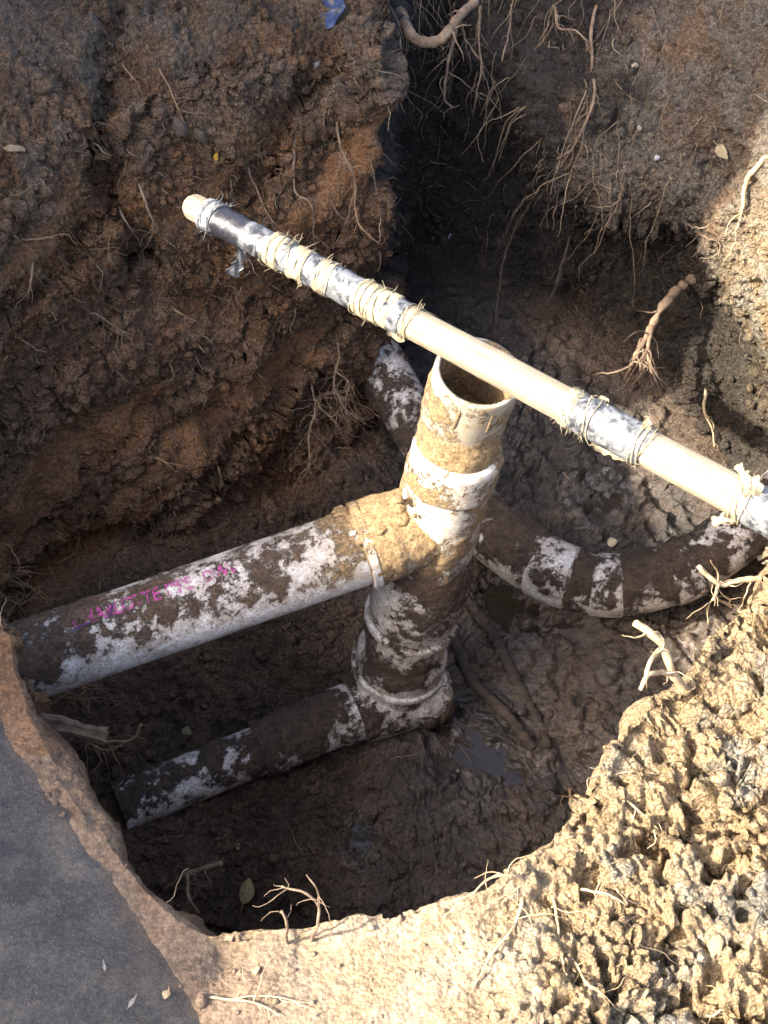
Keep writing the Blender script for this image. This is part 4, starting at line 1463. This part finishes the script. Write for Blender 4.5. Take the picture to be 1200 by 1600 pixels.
root_thing('root', [[(255, 1388), (290, 1368, .05), (318, 1358, .06), (347, 1350, .07)], [(292, 1368), (296, 1400, .06), (310, 1428, .05)]], RG, 'stout grey-brown stub of root at the near left edge', 8, 4, .03, g, hang=True, taper=.9)
root_thing('root', [[(480, 1468), (494, 1448, .04), (498, 1418, .05), (478, 1396, .06), (438, 1384, .06)], [(496, 1412), (494, 1388, .06), (478, 1366, .06)]], RG, 'forked bare root standing up from the near rim', 5, 4, .03, g, hang=True, taper=.6)
root_thing('root', [[(455, 1472), (447, 1445, .04), (441, 1422, .05)]], RG, 'single bare root left of the forked root on the near rim', 5, 2, .02, g, hang=True, taper=.7)
root_thing('root', [[(90, 1138), (125, 1148, .05), (160, 1158, .06), (205, 1156, .08), (222, 1132, .09)], [(120, 1160), (160, 1172, .05), (190, 1165, .06)]], RT, 'pale broken root stump with a bare tip on the left', 6, 8, .05, g, hang=True, taper=.6)
root_thing('root', [[(92, 1092), (118, 1070, .05), (132, 1055, .06), (150, 1030, .07)], [(110, 1100), (128, 1086, .05), (131, 1062, .06)], [(60, 1010), (80, 1004, .04), (130, 1000, .06)]], RT, 'tangle of roots hooked round the left end of the white pipe', 5, 10, .06, g, hang=True)
root_thing('root', [[(0, 920), (22, 900, .03), (30, 880, .04), (18, 862, .05)], [(0, 955), (30, 945, .03), (60, 925, .04)]], RT, 'bushy pale twigs at the left edge above the pipe', 4, 18, .05, g, hang=True)
root_thing('root', [[(150, 1240), (185, 1232, .03), (205, 1200, .05), (215, 1160, .06)], [(190, 1230), (215, 1200, .05), (238, 1178, .06)]], RK, 'dark thin roots rising beside the end of the lower pipe', 3.5, 4, .05, g, hang=True)
def stump():
    pts = [np.array(at(60, 1128, 1.98)), np.array(at(110, 1138, 1.99)), np.array(at(166, 1152, 2.0))]
    path = smooth_path(pts, 40)
    t_, S_, T_ = frames(path)
    nr = 40
    a = np.linspace(0, 2 * math.pi, nr, endpoint=False)
    rr_ = 0.0108 * (1 + 0.16 * np.sin(np.linspace(0, 7, 40)))
    q = path[:, None] + rr_[:, None, None] * (np.cos(a)[None, :, None] * T_[:, None] + np.sin(a)[None, :, None] * S_[:, None])
    nn = (q - path[:, None]) / rr_[:, None, None]
    q = q.reshape(-1, 3); nn = nn.reshape(-1, 3)
    q = q + nn * (0.0022 * np.tile(np.cos(a * 7) + 0.6 * np.cos(a * 12 + 1), 40) + 0.003 * fbm(q, 60, 3, 5))[:, None]
    q[-nr:] += t_[-1] * (0.008 * fbm(q[-nr:], 120, 2, 8))[:, None]
    q = np.vstack([q, path[-1] - t_[-1] * 0.012])
    i = np.arange(nr) + 39 * nr
    o = add('root_stump', make_mesh('root_stump', q - pts[0], [grid_faces(40, nr, True)[:, ::-1], np.stack([np.roll(i, -1), i, np.full(nr, 40 * nr)], 1)]), M['stump'], label='thick snapped-off root stump poking out under the left rim', category='root', group='roots at the near left edge')
    o.location = pts[0]


stump()
g = 'sticks sunk in the wet mud'
root_thing('stick', [[(700, 905), (730, 945, .012), (765, 1000, .012), (800, 1060, .010), (838, 1120, .008), (856, 1172, .004)]], RK, 'long dark stick in the mud, nearer the curved pipe', 13, 0, .03, g, cat='stick', taper=.7, knob=.25)
root_thing('stick', [[(686, 955), (715, 1010, .012), (745, 1065, .012), (790, 1120, .010), (835, 1172, .006)]], RK, 'long dark stick in the mud, nearer the riser foot', 12, 0, .03, g, cat='stick', taper=.75, knob=.25)
root_thing('stick', [[(690, 880), (720, 915, .010), (745, 960, .008)]], RK, 'short dark stick beside the riser, above the two long ones', 7, 0, .03, g, cat='stick', taper=.6)
g = 'roots in the left block'
for lab, ln, rp_ in (
    ('short pale root high on the left block, top of the crevice', [(190, 97), (206, 112), (222, 128)], 3),
    ('pale root running down right of the crevice', [(245, 100), (262, 135), (275, 165), (282, 182)], 3),
    ('branching pale root beside the crevice, left of the pole tip', [(212, 285), (225, 320, .02), (230, 350, .02), (233, 386, .02)], 4),
    ('curled root left of the pole tip', [(186, 326), (205, 342, .02), (222, 355, .02)], 3.5),
    ('long root hanging down the block face above the pole', [(456, 210), (454, 285, .015), (474, 322, .02), (480, 380, .02)], 3.5),
    ('root running down the right side of the block face', [(524, 176), (542, 235, .02), (548, 275, .02), (535, 350, .02)], 4),
    ('thin root slanting behind the wrapped part of the pole', [(380, 225), (392, 275, .015), (420, 335, .015), (458, 375, .01)], 3.5),
    ('root hanging from the block edge into the recess', [(556, 280), (560, 330, .03), (568, 375, .03)], 3),
    ('pale root on the left wall below the pole tip', [(375, 440), (362, 470, .01), (340, 492, .01)], 3),
    ('small root below the hanging tape tail', [(255, 470), (275, 490, .012), (298, 503, .012)], 3),
    ('light root low on the left wall', [(135, 500), (160, 502, .02), (185, 520, .02)], 4),
    ('root at the left edge, level with the pole tip', [(0, 355), (25, 380, .015), (62, 368, .015)], 3),
    ('root strand down the left edge of the wall', [(52, 400), (38, 430, .02), (32, 458, .02)], 3.5),
    ('short root in the middle of the left wall', [(235, 710), (255, 722, .015), (268, 735, .012)], 3),
    ('root above the white pipe, low on the left wall', [(335, 725), (350, 745, .015), (358, 765, .015)], 3),
    ('thin root left of the big lower hollow in the wall', [(125, 815), (110, 850, .015), (85, 880, .01)], 3),
):
    root_thing('root', [ln], RT if rp_ < 3.5 else RG, lab, rp_, 6, .04, g)
g = 'roots hanging at the foot of the block corner'
root_thing('root', [[(528, 520), (530, 560, .03), (522, 600, .04), (540, 640, .04)], [(525, 580), (545, 600, .04), (540, 625, .04)]], RG, 'branching root hanging off the foot of the block corner', 4, 14, .07, g, hang=True)
root_thing('root', [[(488, 600), (492, 640, .04), (482, 680, .05), (486, 740, .05)], [(490, 625), (515, 650, .05), (535, 640, .05)]], RG, 'long thin root trailing beneath the block corner', 3.5, 14, .07, g, hang=True)


def fine_roots():
    bag = Bag()
    zone = (TM['leftw'] * 0.9 + TM['rightw'] * 0.7 + TM['bank'] * 0.55 + TM['nearflat'] * 0.15 + 0.15 * TM['floor'])
    r = np.hypot(TQ[:, 0] - OX, TQ[:, 1] - OY)
    zone = zone * (r < 1.2) * np.clip(noise(TQ, 5, 401) + 0.3, 0.02, 1) * np.clip(r, 0.02, 1)
    pick = RNG.choice(len(TQ), 1500, p=zone / zone.sum())
    for i in pick:
        nrm = TN[i]
        steep = TM['leftw'][i] + TM['rightw'][i]
        d = nrm * 0.5 + RNG.normal(size=3) * 0.6 + np.array([0, 0, -0.8 * min(steep, 1)])
        ln = 0.015 + 0.055 * RNG.random() ** 2
        p = wander(TQ[i] + nrm * 0.001, d, ln, 8, 0.30, 0.12 * min(steep, 1))
        rr_ = 0.0005 + 0.0007 * RNG.random() ** 2
        bag.put(*tube(p, np.linspace(rr_, rr_ * 0.4, len(p)), 4, False), tone=RNG.random())
    # long strands hanging from the lip over the dark recess and down the right wall
    lip_ = np.where((TM['ang'] > 58) & (TM['ang'] < 93) & (TM['K'] > 1.60) & (TM['K'] < 2.02))[0]
    for i in RNG.choice(lip_, 150):
        d = TN[i] * 0.8 + np.array([0, -0.3, -0.9]) + RNG.normal(size=3) * 0.3
        ln = 0.05 + 0.16 * RNG.random() ** 1.5
        p = wander(TQ[i] + TN[i] * 0.002, d, ln, 16, 0.16, 0.10)
        rr_ = 0.0006 + 0.0010 * RNG.random() ** 2
        bag.put(*tube(p, np.linspace(rr_, rr_ * 0.35, len(p)), 4, False), tone=0.15 + 0.45 * RNG.random())
    n = NB('fine_root')
    t = n.attr('tone')
    mat = n.done(n.mix(t, (0.10, 0.070, 0.045), (0.34, 0.26, 0.17)), 0.85)
    add('fine_roots', bag.mesh('fine_roots'), mat, label='countless hair-fine roots bristling from the soil all round the pit', category='roots', kind='stuff')


fine_roots()


# ------------------------------------------------------------------ leaves, chips and scraps
def leaf(u, v, size, color, label, yaw=0.0, aspect=0.55, curl=0.25, lift=0.004):
    p, nrm = hit(u, v, lift)
    n = 15
    t = np.linspace(0, 1, n)
    half = np.sin(t ** 0.8 * math.pi) ** 0.8 * aspect * 0.5
    cols = np.linspace(-1, 1, 7)
    X = np.repeat(t[:, None] - 0.5, 7, 1)
    Y = half[:, None] * cols[None]
    Zc = curl * (Y ** 2) * 1.4 + 0.10 * np.sin(t * 3.0)[:, None] + 0.012 * np.abs(np.sin(t * 26))[:, None] - 0.02 * (np.abs(cols) < 0.01)[None]
    V = np.stack([X, Y, Zc], -1).reshape(-1, 3) * size
    rot = nrm.to_track_quat('Z', 'Y').to_matrix() @ Matrix.Rotation(yaw, 3, 'Z')
    V = V @ np.array(rot).T
    th = np.array(nrm) * 0.0005
    g1 = grid_faces(n, 7)
    nn = NB('leaf_' + str(int(u)))
    cc = nn.mix(nn.step(0.3, 0.7, nn.noise(150, 5)), color, tuple(c * 0.55 for c in color))
    mat = nn.done(cc, 0.6, nn.bump(nn.noise(300, 3), 0.0008), 0.3)
    o = empty('leaf', tuple(p), label, 'leaf', 'fallen leaves')
    add('blade', make_mesh('blade', np.vstack([V + th, V - th]) + np.array(p), [g1, g1[:, ::-1] + n * 7]), mat, o)
    st = np.array([V[3], V[3] - (V[-4] - V[3]) * 0.18, V[3] - (V[-4] - V[3]) * 0.30 + np.array(nrm) * 0.003]) + np.array(p)
    vv, ff = tube(st, [0.0009, 0.0007, 0.0005], 5)
    add('stalk', make_mesh('stalk', vv, ff), mat, o)


leaf(383, 1393, 0.043, (0.20, 0.155, 0.075), 'oval olive-brown leaf on the floor near the forked root', 0.05)
leaf(295, 1143, 0.024, (0.22, 0.19, 0.11), 'small pale leaf on the crumbly floor between the two pipes', 1.4, 0.7)
leaf(375, 1326, 0.020, (0.24, 0.16, 0.09), 'tiny curled leaf above the oval brown leaf', 0.9, 0.4)
leaf(1131, 239, 0.036, (0.30, 0.24, 0.15), 'pale tan leaf stuck on the shaded right wall', 0.0, 0.5)
leaf(402, 1521, 0.013, (0.42, 0.35, 0.20), 'tiny cream leaf lying on sunlit soil at the near edge', 1.0, 0.7)
leaf(340, 243, 0.016, (0.45, 0.27, 0.03), 'little yellow leaf on the block above the pole tip', 1.4, 0.5)
leaf(1143, 1486, 0.020, (0.42, 0.36, 0.22), 'cream leaf among lumps at far lower right', 0.6, 0.7)
leaf(958, 848, 0.020, (0.42, 0.38, 0.25), 'pale round leaf lying above the curved pipe', 1.0, 0.85)
leaf(206, 1580, 0.013, (0.30, 0.27, 0.22), 'whitish leaf scrap on the grey paving', 1.5, 0.35, lift=0.016)
leaf(160, 1524, 0.010, (0.30, 0.27, 0.22), 'small whitish splinter of leaf higher on the grey paving', 2.6, 0.3, lift=0.016)
leaf(265, 1563, 0.010, (0.46, 0.34, 0.20), 'tan leaf scrap at the edge of the grey paving', 0.4, 0.9, lift=0.014)


def chip(u, v, s, color, name, label, cat, seed, rough=0.6, flat=0.5, group=None):
    p, nrm = hit(u, v, s * 0.25)
    vv, ff = ico(2)
    k = 1 + 0.55 * fbm(vv, 1.0, 4, seed, 0.65) - 0.5 * (worley(vv, 1.1, seed)[:, 0] - 0.5)
    vv = vv * k[:, None] * np.array([1, 0.7, flat]) * s
    rot = nrm.to_track_quat('Z', 'Y').to_matrix() @ Matrix.Rotation(seed, 3, 'Z')
    nn = NB(name + str(int(u)))
    mat = nn.done(nn.mix(nn.noise(120, 4), color, tuple(c * 0.6 for c in color)), rough, nn.bump(nn.noise(160, 6, 0.75), 0.005), 0.25)
    o = add(name, make_mesh(name, vv @ np.array(rot).T, ff), mat, label=label, category=cat, group=group)
    o.location = p


chip(1026, 246, 0.006, (0.55, 0.56, 0.58), 'stone', 'small white chip on the shaded right wall', 'stone', 1.0, group='pale stones')
chip(1000, 200, 0.006, (0.42, 0.38, 0.32), 'stone', 'pale stone high on the right wall', 'stone', 2.0, group='pale stones')
chip(992, 102, 0.006, (0.45, 0.38, 0.28), 'stone', 'beige pebble near the top of the right wall', 'stone', 3.0, group='pale stones')
chip(494, 100, 0.007, (0.36, 0.31, 0.27), 'stone', 'round grey pebble on top of the left block', 'stone', 4.0, group='pale stones')
chip(704, 369, 0.006, (0.42, 0.45, 0.52), 'stone', 'bluish chip deep in the dark recess', 'stone', 5.0, group='pale stones')
chip(1120, 1480, 0.012, (0.42, 0.35, 0.21), 'stone', 'cream lump among the soil at far lower right', 'stone', 6.0, group='pale stones')
chip(22, 236, 0.016, (0.38, 0.28, 0.17), 'stone', 'flat beige stone set in the left edge of the block top', 'stone', 7.0, flat=0.3, group='pale stones')
chip(278, 200, 0.017, (0.115, 0.088, 0.066), 'clay_lump', 'larger grey clay lump on the block, left of the yellow leaf', 'clay lump', 8.0, 0.9, 0.8, 'grey clay lumps')
chip(312, 212, 0.015, (0.115, 0.088, 0.066), 'clay_lump', 'smaller grey clay lump on the block, beside the yellow leaf', 'clay lump', 9.0, 0.9, 0.8, 'grey clay lumps')


def scrap():
    p, nrm = hit(520, 16, 0.004)
    nx, ny = 26, 22
    u = np.linspace(-1, 1, nx)[None] * np.ones((ny, 1)); v = np.linspace(-1, 1, ny)[:, None] * np.ones((1, nx))
    V = np.stack([u * 0.026, v * 0.022, 0 * u], -1).reshape(-1, 3)
    V[:, :2] *= (1 + 0.35 * fbm(V, 40, 3, 5))[:, None]
    V[:, 2] = 0.005 * fbm(V, 60, 3, 6)
    rot = np.array(nrm.to_track_quat('Z', 'Y').to_matrix())
    V = V @ rot.T
    th = np.array(nrm) * 0.0004
    n = NB('blue_plastic')
    mat = n.done(n.mix(n.step(0.55, 0.65, n.noise(90, 5)), (0.035, 0.055, 0.13), (0.16, 0.14, 0.12)), 0.35, None, 0.5)
    gq = grid_faces(ny, nx)
    o = add('plastic_scrap', make_mesh('plastic_scrap', np.vstack([V + th, V - th]), [gq, gq[:, ::-1] + nx * ny]), mat, label='torn scrap of blue plastic on top of the left block', category='plastic')
    o.location = p


scrap()
